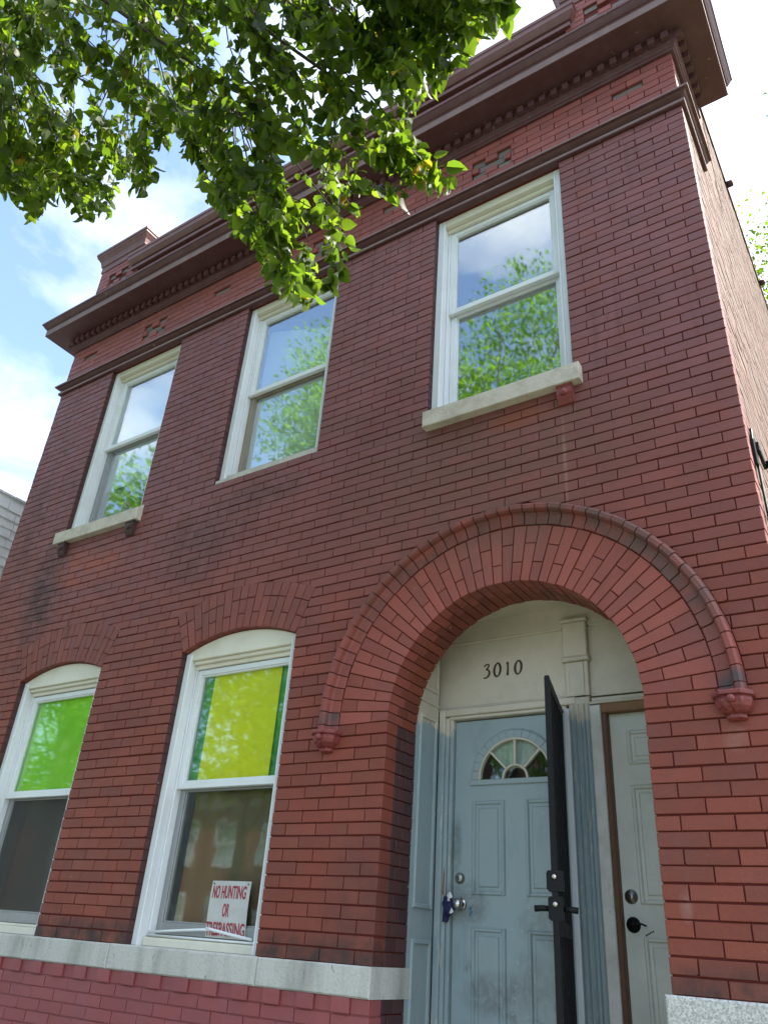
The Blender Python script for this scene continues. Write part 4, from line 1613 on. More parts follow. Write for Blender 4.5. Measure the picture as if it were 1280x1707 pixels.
for k in range(8):
    a0, a1 = math.pi * (.25 + .0625 * k), math.pi * (.25 + .0625 * (k + 1))
    dy = .006 * (k % 2)
    m.add([(FX + r * math.cos(a), YD + .024 + (dy if a == a0 else .006 - dy), FZ + r * math.sin(a)) for r, a in ((.06, a0), (.23, a0), (.23, a1), (.06, a1))], [(0, 1, 2, 3)])
m.build('door_curtain', 'lace', dl)


def lathe_part(name, mat, parent, prof, c, seg=20):
    return MB().lathe(prof, c, 'y', seg).build(name, mat, parent)


db = lathe_part('deadbolt', 'nickel', dl, [(0, -.024), (.018, -.024), (.022, -.020), (.026, -.010), (.028, 0)], (-1.226, YD, 1.960))
MB().cbox(-1.229, -1.223, YD - .026, YD - .02, 1.952, 1.968, .001).build('keyhole', 'black', db)
kb = lathe_part('door_knob', 'chrome', dl, [(0, -.066), (.014, -.065), (.024, -.056), (.027, -.046), (.024, -.036), (.013, -.028), (.012, -.012), (.026, -.008), (.031, 0)], (-1.218, YD, 1.835), 24)
m = MB()
for (x, z, s) in ((-1.165, 1.818, .010), (-1.160, 1.800, .008), (-1.168, 1.788, .006)):
    m.prism([(x - s, z - s * .4), (x + s * .5, z - s), (x + s, z + s * .7), (x, z + s)], YD - .0008, YD + .001)
m.build('paint_drip', 'teal_paint', dl)
# bare wood where the casing has split by the lock
MB().prism([(-1.312, 1.880), (-1.300, 1.872), (-1.298, 1.98), (-1.304, 2.01)], .5548, .557).build('split_wood', 'wood', dl)

# cloth caught on the knob
rag = MB()
rv, rf = [], []
RS = random.Random(3)
for j in range(7):
    for k in range(10):
        a = 2 * math.pi * k / 10
        t = j / 6
        rad = (.020 + .026 * math.sin(math.pi * min(t * 1.15, 1))) * (1 + RS.uniform(-.25, .25))
        rv.append((-1.278 + rad * math.cos(a) * .75 + .012 * math.sin(t * 4), YD - .050 + rad * math.sin(a) * .6, 1.868 - .118 * t + RS.uniform(-.004, .004)))
for j in range(6):
    for k in range(10):
        k2 = (k + 1) % 10
        rf.append((j * 10 + k, (j + 1) * 10 + k, (j + 1) * 10 + k2, j * 10 + k2))
rf += [tuple(range(10)), tuple(60 + k for k in reversed(range(10)))]
rag.add(rv, rf)
ro = rag.build('rag', 'navy', None, label='navy cloth scrap tucked behind the knob of the blue door', cat='rag')
m = MB()
for (x, z, s) in ((-1.254, 1.872, .020), (-1.243, 1.800, .016), (-1.262, 1.850, .012)):
    m.add([(x - s, YD - .062, z), (x, YD - .076, z - s), (x + s * .8, YD - .060, z - s * .3), (x + s * .3, YD - .070, z + s)], [(0, 1, 2), (0, 2, 3), (1, 0, 3), (1, 3, 2)])
m.build('white_lining', 'bag_white', ro)

# middle post between the doors
m = MB()
m.cbox(-.556, -.440, .556, .66, .70, 2.86, .004)
for x in (-.536, -.508, -.478, -.456):
    m.cbox(x - .009, x + .009, .545, .558, .70, 2.82, .004)
m.build('mullion_post', 'blue_worn', ent)
MB().cbox(-.5845, -.5565, .548, .66, .70, 2.803, .004).build('white_jamb', 'white', ent)
m = MB()
m.cbox(-.4395, -.380, .540, .66, .70, 2.805, .006)
m.build('white_casing', 'casing_white', ent)

# right door
dr = empty('door', (-.01, YD, .70), ent, label='greenish grey panelled door half hidden by the right pier')
MB().cbox(-.3795, -.354, .556, .66, .70, 2.762, .004).build('bare_jamb', 'wood_dark', dr)
MB().cbox(-.3795, .36, .552, .66, 2.763, 2.812, .004).build('bare_lintel', 'wood', dr)
m = MB()
m.cbox(-.4395, .36, .545, .66, 2.8125, 2.826, .004)
m.cbox(-.43, .36, .560, .66, 2.8265, 2.850, .004)
m.build('casing_head', 'entry_cream', dr)
MB().box(-.3535, .355, YD, YD + .04, .705, 2.7625).build('door_slab', 'door_grey', dr)
for (a, b, c, d) in ((-.270, -.045, 2.50, 2.67), (.030, .255, 2.50, 2.67), (-.270, -.045, 1.865, 2.40), (.030, .255, 1.865, 2.40), (-.270, -.045, .86, 1.73), (.030, .255, .86, 1.73)):
    m = MB()
    dpanel(m, a, b, c, d, YD)
    m.build('raised_panel', 'door_grey', dr)
d2 = lathe_part('deadbolt', 'nickel', dr, [(0, -.014), (.015, -.014), (.017, -.008), (.029, -.007), (.032, 0)], (-.313, YD, 1.896))
MB().cbox(-.316, -.310, YD - .016, YD - .012, 1.889, 1.903, .001).build('keyhole', 'black', d2)
lv = lathe_part('lever_handle', 'black', dr, [(0, -.030), (.012, -.030), (.013, -.014), (.030, -.012), (.034, 0)], (-.313, YD, 1.778))
MB().tube([(-.313, YD - .030, 1.778), (-.313, YD - .050, 1.778), (-.290, YD - .052, 1.780), (-.262, YD - .050, 1.782), (-.240, YD - .046, 1.774)], .0065, 8, .004).build('lever', 'black', lv)
m = MB()
for k in range(6):
    x = -.262 + k * .007
    m.prism([(x, 1.735 + k * .0035 + wob(.002)), (x + .006, 1.733 + k * .0035), (x + .005, 1.741 + k * .0035), (x + .001, 1.742 + k * .0035)], YD - .0012, YD + .001)
m.build('scratch_mark', 'black', dr)

# security gate, swung open towards the street
G0, G1 = Vector((-.598, .540, 0)), Vector((-.437, -.030, 0))
gd = (G1 - G0).normalized()
gn = Vector((gd.y, -gd.x, 0))
gl_ = (G1 - G0).length
gate = empty('security_gate', (G0.x, G0.y, .72), ent, label='black metal security gate standing open edge-on')


def gbox(m, s0, s1, n0, n1, z0, z1, ch=.003):
    t = MB().cbox(s0, s1, n0, n1, z0, z1, ch)
    return m.add([tuple(G0 + gd * v[0] - gn * v[1] + Vector((0, 0, v[2]))) for v in t.v], t.f)


m = MB()
gbox(m, .0, .045, -.011, .011, .72, 2.800)
gbox(m, gl_ - .05, gl_, -.010, .010, .72, 2.800)
gbox(m, .045, gl_ - .05, -.0095, .0095, 2.750, 2.799)
gbox(m, .045, gl_ - .05, -.0095, .0095, .72, .80)
gbox(m, .045, gl_ - .05, -.0095, .0095, 1.70, 1.76)
gbox(m, gl_ - .006, gl_ + .003, -.013, .011, .72, 2.795)
m.build('gate_frame', 'black', gate)
for k in range(6):
    s = .045 + (gl_ - .095) * (k + .5) / 6
    m = MB()
    gbox(m, s - .007, s + .007, -.007, .007, .80, 2.750, .002)
    m.build('gate_bar', 'black', gate)
m = MB()
gbox(m, .046, gl_ - .051, -.0015, .0015, .80, 2.75, .0005)
m.build('gate_screen', 'black', gate)
m = MB()
gbox(m, gl_ - .056, gl_ + .006, -.034, .036, 1.865, 1.945, .008)
lk = m.build('gate_lock', 'black', gate)
m = MB()
gbox(m, gl_ - .054, gl_ + .006, -.030, .032, 1.755, 1.845, .008)
m.build('gate_latch', 'black', gate)
for s in (-1, 1):
    m = MB()
    a = G0 + gd * (gl_ - .024) + gn * (.030 * s)
    m.tube([tuple(a + Vector((0, 0, 1.800))), tuple(a + gn * (.030 * s) + Vector((0, 0, 1.800))), tuple(a + gn * (.060 * s) + Vector((0, 0, 1.797)))], .011, 8, .013)
    m.build('gate_lever', 'black', gate)
m = MB()
for z in (1.920, 1.815):
    c = G1 + gd * .005 + Vector((0, 0, z))
    m.tube([tuple(c), tuple(c + gd * .006)], .010, 10)
m.build('lock_cylinder', 'chrome', gate)

# ------------------------------------------------------------------ cable bracket at the corner of the house
ub = empty('cable_bracket', (XR, .13, 3.74), label='black iron cable bracket at the right corner of the house', cat='bracket')
m = MB()
m.prism_yz([(.09, 3.76), (.16, 3.76), (.17, 3.93), (.11, 3.98), (.08, 3.90)], XR + .004, XR + .018, .003)
m.prism_yz([(.12, 3.85), (.30, 3.84), (.30, 3.87), (.12, 3.90)], XR + .018, XR + .034, .003)
m.lathe([(.0, 0), (.020, 0), (.024, .02), (.014, .035), (.022, .05), (0, .055)], (XR + .030, .29, 3.86), 'x', 10)
m.build('iron_plate', 'black', ub)
MB().tube([(XR + .012, .125, 3.77), (XR + .014, .105, 3.4), (XR + .014, .108, 2.6), (XR + .014, .110, .3)], .007, 6).build('cable', 'black', ub)

# ------------------------------------------------------------------ neighbouring house beyond the gap
NX = -7.0
nb = empty('neighbour_house', (-10, 5, 0), label='neighbouring house with pale grey shingled side wall across the gap', cat='house')
MB().box(-12.5, NX - .02, -.6, 9, 0, 5.80).build('house_body', 'siding', nb)
nw = MB().box(NX - .02, NX - .006, -.6, 9, 0, 5.80).build('shingled_wall', 'siding', nb)
ch = .108
far = MB()
NS = 0
for i in range(53):
    z0 = .02 + i * ch
    y = -.62 + R0.uniform(0, .3)
    while y < 9:
        L = R0.uniform(.26, .44)
        p = [(y + .003, z0 + wob(.004)), (min(y + L, 9.0) - .003, z0 + wob(.004)), (min(y + L, 9.0) - .003, z0 + ch + .012), (y + .003, z0 + ch + .012)]
        t = MB()
        # each shingle leans out at its foot
        a, b, c, d = p
        lip = .011 + wob(.004)
        vs = [(NX + lip, a[0], a[1]), (NX + lip, b[0], b[1]), (NX + .001, c[0], c[1]), (NX + .001, d[0], d[1]), (NX - .006, a[0], a[1]), (NX - .006, b[0], b[1]), (NX - .006, c[0], c[1]), (NX - .006, d[0], d[1])]
        fs = [(0, 1, 2, 3), (4, 5, 1, 0), (5, 6, 2, 1), (7, 4, 0, 3), (6, 7, 3, 2)]
        if -.6 < y < 1.6 and z0 > 4.2:
            t.add(vs, fs).build('shingle', 'siding', nw)
        else:
            far.add(vs, fs)
        y += L
far.build('shingle_courses', 'siding', nw, kind='stuff')
m = MB()
for k in range(34):
    y = -.62 + k * .28
    m.cbox(NX - .22, NX + .012 + wob(.006), y, y + .275, 5.80 + wob(.004), 5.825 + wob(.006), .004)
m.build('eave_shingles', 'siding', nb, kind='stuff')
m = MB()
m.prism([(NX - .2, 5.80), (NX - .0, 5.80), (-9.7, 6.3), (-12.6, 5.80)][::1], -.62, 9.02)
m.build('roof', 'roofing', nb)

# ------------------------------------------------------------------ trees
TWIGS = [(-0.23,-2.20,4.68,0.01,-2.13,4.31),(-0.86,-2.40,5.83,-0.60,-1.98,5.31),(-2.11,-2.99,4.75,-1.65,-2.67,4.30),(-2.47,-2.88,5.04,-2.21,-2.58,4.73),(-0.51,-2.39,4.91,-0.28,-2.12,4.56),(-2.35,-2.62,5.20,-2.11,-2.63,4.66),(-0.26,-2.20,4.88,-0.15,-2.14,4.44),(-0.18,-2.49,5.39,-0.07,-2.09,5.03),(-0.43,-2.25,4.85,-0.34,-1.92,4.44),(-2.92,-2.94,6.27,-2.57,-2.77,5.75),(-2.68,-2.09,5.65,-2.52,-2.12,5.36),(-1.78,-2.80,4.53,-1.62,-2.57,4.28),(-0.99,-2.62,5.05,-0.72,-2.33,4.56),(-2.42,-2.24,5.54,-2.18,-2.06,5.03),(-0.07,-2.10,4.99,-0.14,-1.99,4.49),(-2.55,-2.96,5.83,-2.45,-2.65,5.57),(-1.14,-2.52,5.31,-0.56,-2.13,5.00),(-1.43,-1.76,5.36,-1.24,-1.99,4.85),(-0.55,-2.13,5.04,-0.45,-1.98,4.70),(-2.61,-1.74,5.87,-2.52,-1.78,5.51),(-1.34,-2.43,5.46,-1.11,-2.26,5.02),(-0.14,-2.25,5.05,-0.06,-2.15,4.77),(0.27,-2.23,5.09,0.28,-2.05,4.73),(-1.71,-2.99,4.73,-1.44,-2.85,4.43),(-0.15,-2.21,4.86,-0.06,-2.05,4.47),(-0.71,-2.45,5.54,-0.72,-2.30,5.08),(-1.77,-2.20,5.73,-1.68,-1.98,5.30),(0.19,-2.34,4.96,0.20,-2.16,4.47),(-1.04,-2.63,5.48,-0.81,-2.24,5.11),(-0.46,-2.34,4.72,-0.19,-2.37,4.44),(-0.20,-2.10,5.12,-0.19,-1.76,4.87),(-2.58,-2.38,5.41,-2.16,-2.10,4.99),(-2.38,-2.64,5.39,-2.13,-2.51,4.94),(-0.98,-1.82,4.68,-0.99,-1.58,4.35),(-1.25,-2.02,4.69,-0.97,-1.61,4.29),(-2.01,-2.20,5.42,-1.89,-2.02,5.16),(0.15,-2.58,4.75,0.33,-2.09,4.40),(-0.08,-2.27,4.75,0.19,-2.10,4.43),(-2.03,-2.69,6.12,-2.06,-2.45,5.71),(0.36,-2.18,4.99,0.25,-2.00,4.60),(0.01,-2.26,4.96,0.19,-2.04,4.50),(-2.83,-2.23,5.69,-2.57,-2.10,5.31),(-2.66,-2.80,5.37,-2.33,-2.52,4.95),(-1.37,-1.95,5.43,-1.31,-1.92,5.08),(-0.05,-2.29,4.98,-0.03,-1.94,4.70),(-2.14,-1.87,6.35,-1.94,-1.53,5.91),(-0.39,-2.20,5.63,-0.55,-2.16,5.36),(-2.44,-2.22,5.53,-2.46,-2.13,5.24),(-1.93,-1.69,5.99,-1.78,-1.60,5.71),(-1.90,-2.55,5.76,-1.76,-2.42,5.43),(-2.00,-2.56,5.24,-1.77,-2.41,4.72),(-0.64,-2.39,4.83,-0.37,-2.26,4.31),(-0.34,-2.35,4.80,-0.08,-1.97,4.52),(-0.92,-1.80,4.56,-1.01,-1.91,4.31),(-2.49,-2.89,6.21,-2.21,-2.61,5.73),(-0.66,-2.19,4.60,-0.68,-1.99,4.06),(0.18,-2.71,4.94,0.45,-2.18,4.46),(-0.08,-2.42,4.64,0.27,-2.10,4.35),(-2.79,-3.05,5.28,-2.41,-2.48,4.98),(-1.98,-2.26,5.31,-1.96,-2.26,5.03),(-0.87,-2.23,4.46,-0.63,-2.06,4.05),(-0.62,-2.76,4.75,-0.42,-2.61,4.48),(-2.43,-2.02,5.72,-2.49,-1.90,5.31),(0.31,-2.11,4.79,0.27,-2.27,4.45),(-2.12,-2.87,5.85,-1.81,-2.46,5.46),(-1.90,-2.39,6.33,-1.76,-2.55,5.85),(-0.97,-2.19,4.69,-0.95,-2.00,4.26),(-2.68,-2.15,6.01,-2.40,-1.86,5.54),(-0.77,-1.97,4.32,-0.71,-1.90,4.06),(-0.33,-2.41,5.38,0.00,-2.16,4.99),(-2.12,-2.22,5.62,-1.80,-2.23,5.19),(-1.18,-1.39,4.55,-0.97,-1.49,4.30),(-1.25,-2.63,5.64,-0.98,-2.32,5.25),(-0.27,-2.58,5.11,-0.03,-2.14,4.71),(-2.04,-3.05,5.46,-1.96,-2.80,4.99),(0.14,-2.29,4.79,0.33,-2.19,4.41),(-0.59,-2.42,4.71,-0.27,-2.00,4.22),(0.16,-2.07,4.95,0.29,-2.10,4.42),(-1.55,-2.45,6.07,-1.25,-2.25,5.57),(-0.14,-2.39,5.32,0.16,-2.00,5.04),(-0.98,-2.46,4.87,-0.65,-2.11,4.58),(-0.74,-2.71,5.40,-0.67,-2.51,4.91),(-2.60,-2.65,5.66,-2.87,-2.43,5.29),(-2.13,-2.69,5.92,-1.88,-2.48,5.39),(-2.36,-2.85,4.99,-2.11,-2.48,4.68),(-0.97,-2.18,4.34,-0.77,-2.03,4.07),(-1.97,-2.63,6.22,-1.61,-2.39,5.89),(-0.69,-2.56,5.13,-0.57,-2.54,4.64),(-0.91,-1.37,4.87,-1.05,-1.25,4.59),(-1.08,-2.07,4.80,-0.85,-2.12,4.26),(-2.15,-3.34,5.63,-1.92,-2.95,5.14),(-2.68,-2.29,6.07,-2.54,-2.05,5.54),(-0.48,-2.79,4.91,-0.51,-2.60,4.61),(-0.17,-2.18,5.43,-0.19,-1.96,4.95),(-0.85,-2.24,5.33,-0.96,-2.21,4.87),(0.08,-2.22,4.96,0.38,-2.10,4.42),(-2.46,-2.45,5.41,-2.14,-2.16,4.99),(-1.02,-1.81,4.92,-0.89,-1.86,4.53),(-1.89,-2.55,6.32,-1.68,-2.40,5.99),(-0.36,-1.89,5.40,-0.25,-1.83,4.92),(-2.68,-2.39,5.71,-2.53,-2.12,5.45),(-2.40,-2.72,5.52,-2.15,-2.18,5.07),(-2.00,-2.86,5.32,-1.61,-2.69,4.84),(-1.65,-2.91,5.30,-1.31,-2.72,4.93),(0.17,-2.10,5.24,0.25,-2.12,4.71),(-0.64,-2.19,5.49,-0.46,-2.00,5.16),(-1.07,-1.45,4.77,-0.93,-1.49,4.27),(-0.30,-2.40,5.01,-0.03,-2.28,4.75),(-2.71,-2.59,5.76,-2.67,-2.34,5.28),(-2.50,-2.94,5.62,-2.54,-2.59,5.28),(-0.52,-1.97,5.46,-0.32,-1.82,4.95),(-0.13,-1.82,5.12,-0.06,-1.83,4.82),(-1.79,-2.64,4.95,-1.53,-2.28,4.67),(-1.12,-2.11,5.02,-1.10,-2.17,4.65),(-1.45,-2.52,5.05,-1.20,-2.27,4.66),(-0.88,-2.41,5.48,-0.66,-2.33,5.11),(0.07,-2.16,5.24,0.20,-2.08,4.85),(-1.58,-2.84,4.73,-1.61,-2.70,4.20),(-1.81,-2.51,4.91,-1.67,-2.33,4.53),(0.04,-1.84,5.57,0.06,-1.81,5.04),(0.22,-2.08,5.37,0.14,-1.89,5.04),(-1.29,-2.85,5.20,-1.36,-2.83,4.90),(-0.14,-2.14,4.99,0.07,-1.94,4.60),(-1.78,-1.78,6.16,-1.80,-1.79,5.72),(0.13,-2.42,5.11,0.27,-2.05,4.76),(-2.15,-2.65,5.16,-1.95,-2.49,4.77),(-2.16,-2.62,5.39,-2.06,-2.36,5.08),(-2.55,-2.57,5.53,-2.41,-2.38,5.04),(-1.19,-2.66,5.08,-0.93,-2.30,4.75),(-2.02,-2.90,5.72,-2.11,-2.74,5.18),(0.02,-2.04,5.24,0.26,-1.90,4.80),(-2.78,-2.92,5.68,-2.58,-2.46,5.14),(-1.83,-2.90,5.70,-1.53,-2.75,5.32),(-1.53,-2.69,5.20,-1.20,-2.47,4.69),(-0.19,-2.13,4.67,-0.10,-2.13,4.31),(-1.31,-2.57,5.71,-1.41,-2.44,5.24),(-2.58,-2.55,6.18,-2.57,-2.19,5.70),(-0.00,-2.22,5.07,0.19,-2.02,4.79),(0.17,-2.21,4.80,0.34,-2.11,4.46),(-0.83,-2.07,4.74,-0.69,-2.02,4.22),(-2.37,-2.08,6.27,-1.99,-1.65,6.02),(-1.18,-2.37,4.93,-1.07,-1.99,4.48),(-2.29,-1.89,6.01,-2.06,-1.83,5.47),(-2.85,-2.28,5.71,-2.73,-2.09,5.41),(-0.42,-2.10,4.93,-0.11,-1.89,4.59),(-1.65,-2.54,6.22,-1.52,-2.40,5.79),(-1.49,-2.93,4.98,-1.40,-2.78,4.71),(-0.25,-2.26,5.10,-0.11,-2.14,4.57),(-0.26,-2.52,5.12,0.07,-2.20,4.84),(-1.30,-1.96,5.12,-0.96,-1.61,4.63),(-1.60,-2.12,5.76,-1.48,-1.83,5.21),(-2.68,-2.59,5.45,-2.54,-2.45,5.17),(-1.38,-2.29,4.83,-1.36,-2.20,4.57),(-0.04,-2.02,5.44,0.06,-1.90,4.92),(0.09,-2.08,4.79,0.00,-1.98,4.49),(-1.74,-2.65,5.50,-1.84,-2.36,4.96),(-2.16,-2.80,4.63,-1.71,-2.56,4.35),(-0.10,-2.11,5.03,0.17,-2.02,4.53),(-1.80,-1.96,5.98,-1.60,-1.73,5.49),(-2.45,-2.73,5.90,-2.07,-2.61,5.50),(-2.38,-2.42,5.35,-2.09,-2.09,5.02),(-1.77,-2.06,5.32,-1.71,-2.03,4.94),(-1.62,-2.25,5.33,-1.31,-2.08,5.03),(-1.71,-2.39,6.36,-1.59,-2.27,6.10),(-0.76,-2.35,5.14,-0.75,-2.10,4.78),(-0.02,-2.16,4.77,0.15,-2.08,4.45),(-2.39,-2.64,6.43,-2.42,-2.51,5.93),(-2.65,-2.58,5.45,-2.54,-2.22,5.19),(-2.12,-2.02,5.78,-2.15,-1.85,5.45),(0.56,-2.15,4.76,0.44,-2.18,4.46),(-1.75,-2.92,4.97,-1.62,-2.85,4.61),(-1.18,-1.87,4.66,-0.94,-1.57,4.25),(-1.93,-2.75,4.68,-1.65,-2.56,4.35),(-2.62,-2.23,6.02,-2.27,-1.86,5.72),(-1.35,-2.61,5.03,-1.00,-2.23,4.58),(-0.86,-1.97,4.46,-0.53,-1.79,4.18),(-2.20,-2.57,5.08,-1.86,-2.33,4.73),(-2.80,-2.74,5.86,-2.69,-2.45,5.46),(-1.72,-2.98,4.41,-1.65,-2.73,4.16),(-2.09,-2.42,4.99,-1.81,-2.18,4.70),(-0.56,-2.47,5.15,-0.64,-2.34,4.88),(-0.11,-2.29,5.46,0.34,-1.94,4.93),(-1.71,-2.06,6.55,-1.42,-2.07,6.25),(-0.98,-2.30,5.37,-0.67,-2.12,5.02),(-0.07,-2.07,5.26,-0.06,-1.95,4.76),(-2.24,-2.79,5.14,-2.22,-2.61,4.78),(0.16,-1.96,5.11,0.25,-1.97,4.71),(-2.09,-2.32,4.68,-1.76,-2.45,4.42),(-2.08,-2.81,4.67,-1.68,-2.72,4.24),(-0.82,-2.01,4.25,-0.68,-1.84,3.84),(-0.75,-1.70,4.82,-0.72,-1.62,4.29),(-0.20,-2.53,5.07,0.05,-2.20,4.57),(-0.41,-2.03,5.18,-0.09,-1.82,4.84),(-1.54,-2.18,6.01,-1.26,-2.18,5.58),(-0.88,-2.92,5.24,-0.90,-2.57,4.97),(-2.88,-2.59,5.63,-2.55,-2.34,5.14),(-1.62,-3.09,5.05,-1.39,-2.96,4.64),(-2.16,-2.14,6.27,-1.97,-1.83,5.99),(-0.16,-2.36,4.91,0.07,-2.31,4.50),(-0.64,-2.66,4.91,-0.50,-2.23,4.57),(-1.61,-2.83,4.81,-1.78,-2.63,4.31),(-1.64,-3.13,5.18,-1.42,-2.81,4.81),(0.02,-2.19,4.76,0.40,-2.11,4.49),(-0.78,-2.36,4.85,-0.70,-2.07,4.39),(-2.37,-2.14,5.57,-2.23,-1.95,5.20),(-0.98,-2.35,4.66,-0.42,-2.10,4.24),(-0.25,-1.90,5.24,-0.08,-1.81,4.87),(-1.03,-1.98,4.58,-0.90,-1.76,4.09),(-0.74,-2.40,5.42,-0.43,-2.22,4.88),(-1.00,-2.59,5.25,-0.97,-2.38,4.89),(-1.97,-2.88,5.34,-1.54,-2.52,5.00),(-2.51,-2.72,5.45,-2.28,-2.40,4.98),(-2.79,-2.78,5.24,-2.39,-2.52,4.94),(-1.00,-2.56,5.58,-0.80,-2.47,5.24),(-1.79,-2.69,6.09,-1.43,-2.38,5.62),(-0.30,-2.37,4.81,-0.26,-2.22,4.48),(-1.15,-1.81,5.62,-0.75,-1.91,5.20),(-2.54,-2.62,5.26,-2.12,-2.30,4.82),(-1.30,-2.31,5.24,-1.17,-2.02,4.89),(-0.00,-2.40,4.78,0.14,-2.26,4.48),(-1.49,-2.96,5.31,-1.28,-2.73,4.98),(-1.57,-2.28,5.26,-1.19,-1.99,4.86),(-1.00,-1.72,4.63,-0.96,-1.67,4.24),(-2.34,-2.21,6.03,-2.28,-1.92,5.69),(-1.30,-2.08,4.86,-1.02,-2.17,4.57),(-0.71,-2.10,4.77,-0.54,-1.73,4.36),(-1.58,-2.67,5.43,-1.09,-2.39,5.03),(0.04,-2.25,5.25,0.18,-1.85,4.93),(-2.43,-2.96,6.67,-2.06,-2.58,6.25),(-2.30,-1.95,6.06,-2.33,-1.99,5.59),(-2.49,-2.07,5.55,-2.33,-1.93,5.16),(0.05,-2.50,4.79,0.21,-2.11,4.42),(-0.02,-2.34,4.91,0.06,-2.27,4.52),(-2.58,-2.54,5.56,-2.61,-2.38,5.16),(-0.61,-2.21,4.66,-0.30,-1.99,4.12),(-0.39,-1.90,4.50,-0.14,-1.68,4.34),(-0.25,-2.24,4.42,-0.15,-1.74,4.26),(-0.28,-1.78,4.48,-0.21,-1.77,4.32),(-0.57,-1.89,4.43,-0.27,-1.76,4.27),(-0.21,-1.94,4.43,-0.08,-1.73,4.27),(-0.16,-1.92,4.53,-0.29,-1.82,4.37),(-0.24,-1.87,4.39,-0.13,-1.83,4.23)]

LEAF_V = [(0, 0, 0), (.30, .03, .05), (.47, .30, .10), (.39, .62, .07), (.15, .91, .0), (0, 1.08, -.10), (-.15, .91, .0), (-.39, .62, .07), (-.47, .30, .10), (-.30, .03, .05), (0, .33, .0), (0, .68, -.03), (.012, -.34, -.04), (-.012, -.34, -.04)]
LEAF_F = [(0, 1, 10), (1, 2, 10), (2, 3, 11, 10), (3, 4, 11), (4, 5, 11), (5, 6, 11), (6, 7, 11), (7, 8, 10, 11), (8, 9, 10), (9, 0, 10), (0, 13, 12)]
LV = np.array(LEAF_V)
RT = random.Random(21)


def leaf_matrix(p, tip, size, rnd, flat=.5):
    y = Vector(tip).normalized()
    n = Vector((rnd.gauss(0, 1), rnd.gauss(0, 1), rnd.gauss(0, 1) + flat))
    x = y.cross(n)
    if x.length < 1e-4:
        x = Vector((1, 0, 0))
    x.normalize()
    z = x.cross(y)
    m = Matrix((x * size * rnd.uniform(.72, 1.1), y * size, z * size * rnd.choice((-1, 1)) * rnd.uniform(.3, 2.6))).transposed().to_4x4()
    m.translation = Vector(p)
    return m


def twig_leaves(a, b, n, size, rnd, out):
    a, b = Vector(a), Vector(b)
    d = b - a
    side = d.cross(Vector((rnd.uniform(-1, 1), rnd.uniform(-1, 1), .2))).normalized()
    for k in range(n):
        t = (k + rnd.random() * .8) / n
        t = .10 + .90 * t
        p = a + d * t + Vector((rnd.gauss(0, .012), rnd.gauss(0, .012), rnd.gauss(0, .012)))
        s = side if k % 2 else -side
        tip = Vector((0, 0, -1)) * rnd.uniform(.45, 1.2) + s * rnd.uniform(.2, .9) + d.normalized() * rnd.uniform(0, .5) + Vector((rnd.gauss(0, .25), rnd.gauss(0, .25), rnd.gauss(0, .2)))
        sz = size * rnd.uniform(.62, 1.18)
        p = p + tip.normalized() * (.36 * sz)
        out.append(leaf_matrix(p, tip, sz, rnd))


def leaves_mesh(name, mats, mat, parent, verts=LV, faces=LEAF_F, kind='stuff'):
    A = np.array([np.array(m) for m in mats])
    nv = len(verts)
    P = np.einsum('kij,nj->kni', A[:, :3, :3], verts) + A[:, None, :3, 3]
    P = P.reshape(-1, 3)
    org = P.mean(0)
    P = P - org
    fl = [np.array(f) for f in faces]
    me = bpy.data.meshes.new(name)
    k = len(mats)
    loops = np.concatenate(fl)
    nl = len(loops)
    tot = np.array([len(f) for f in fl])
    start = np.concatenate([[0], np.cumsum(tot)[:-1]])
    me.vertices.add(len(P))
    me.vertices.foreach_set('co', P.ravel())
    me.loops.add(nl * k)
    me.loops.foreach_set('vertex_index', (loops[None, :] + (np.arange(k) * nv)[:, None]).ravel().astype(np.int32))
    me.polygons.add(len(fl) * k)
    me.polygons.foreach_set('loop_start', (start[None, :] + (np.arange(k) * nl)[:, None]).ravel().astype(np.int32))
    me.polygons.foreach_set('loop_total', np.tile(tot, k).astype(np.int32))
    me.update(calc_edges=True)
    me.materials.append(MT[mat])
    return prop(place(name, me, parent, org.tolist()), kind=kind)


# the street tree: trunk beside the walk, its branches hanging over the camera's view of the facade
TB = Vector((-3.6, -5.3, 0))
HUB = Vector((-3.1, -4.7, 4.6))
tree = empty('street_tree', TB, label='leafy street tree with branches hanging down before the house', cat='tree')
m = MB()
m.tube([TB + Vector((0, 0, -.2)), TB + Vector((.02, 0, .3)), TB + Vector((.10, .12, 1.6)), TB + Vector((.3, .4, 3.2)), HUB, HUB + Vector((-.2, -.3, 2.2)), HUB + Vector((-.5, -.9, 4.6))], .22, 10, .07)
m.build('trunk', 'bark', tree)
tw = [(Vector(t[:3]), Vector(t[3:])) for t in TWIGS]
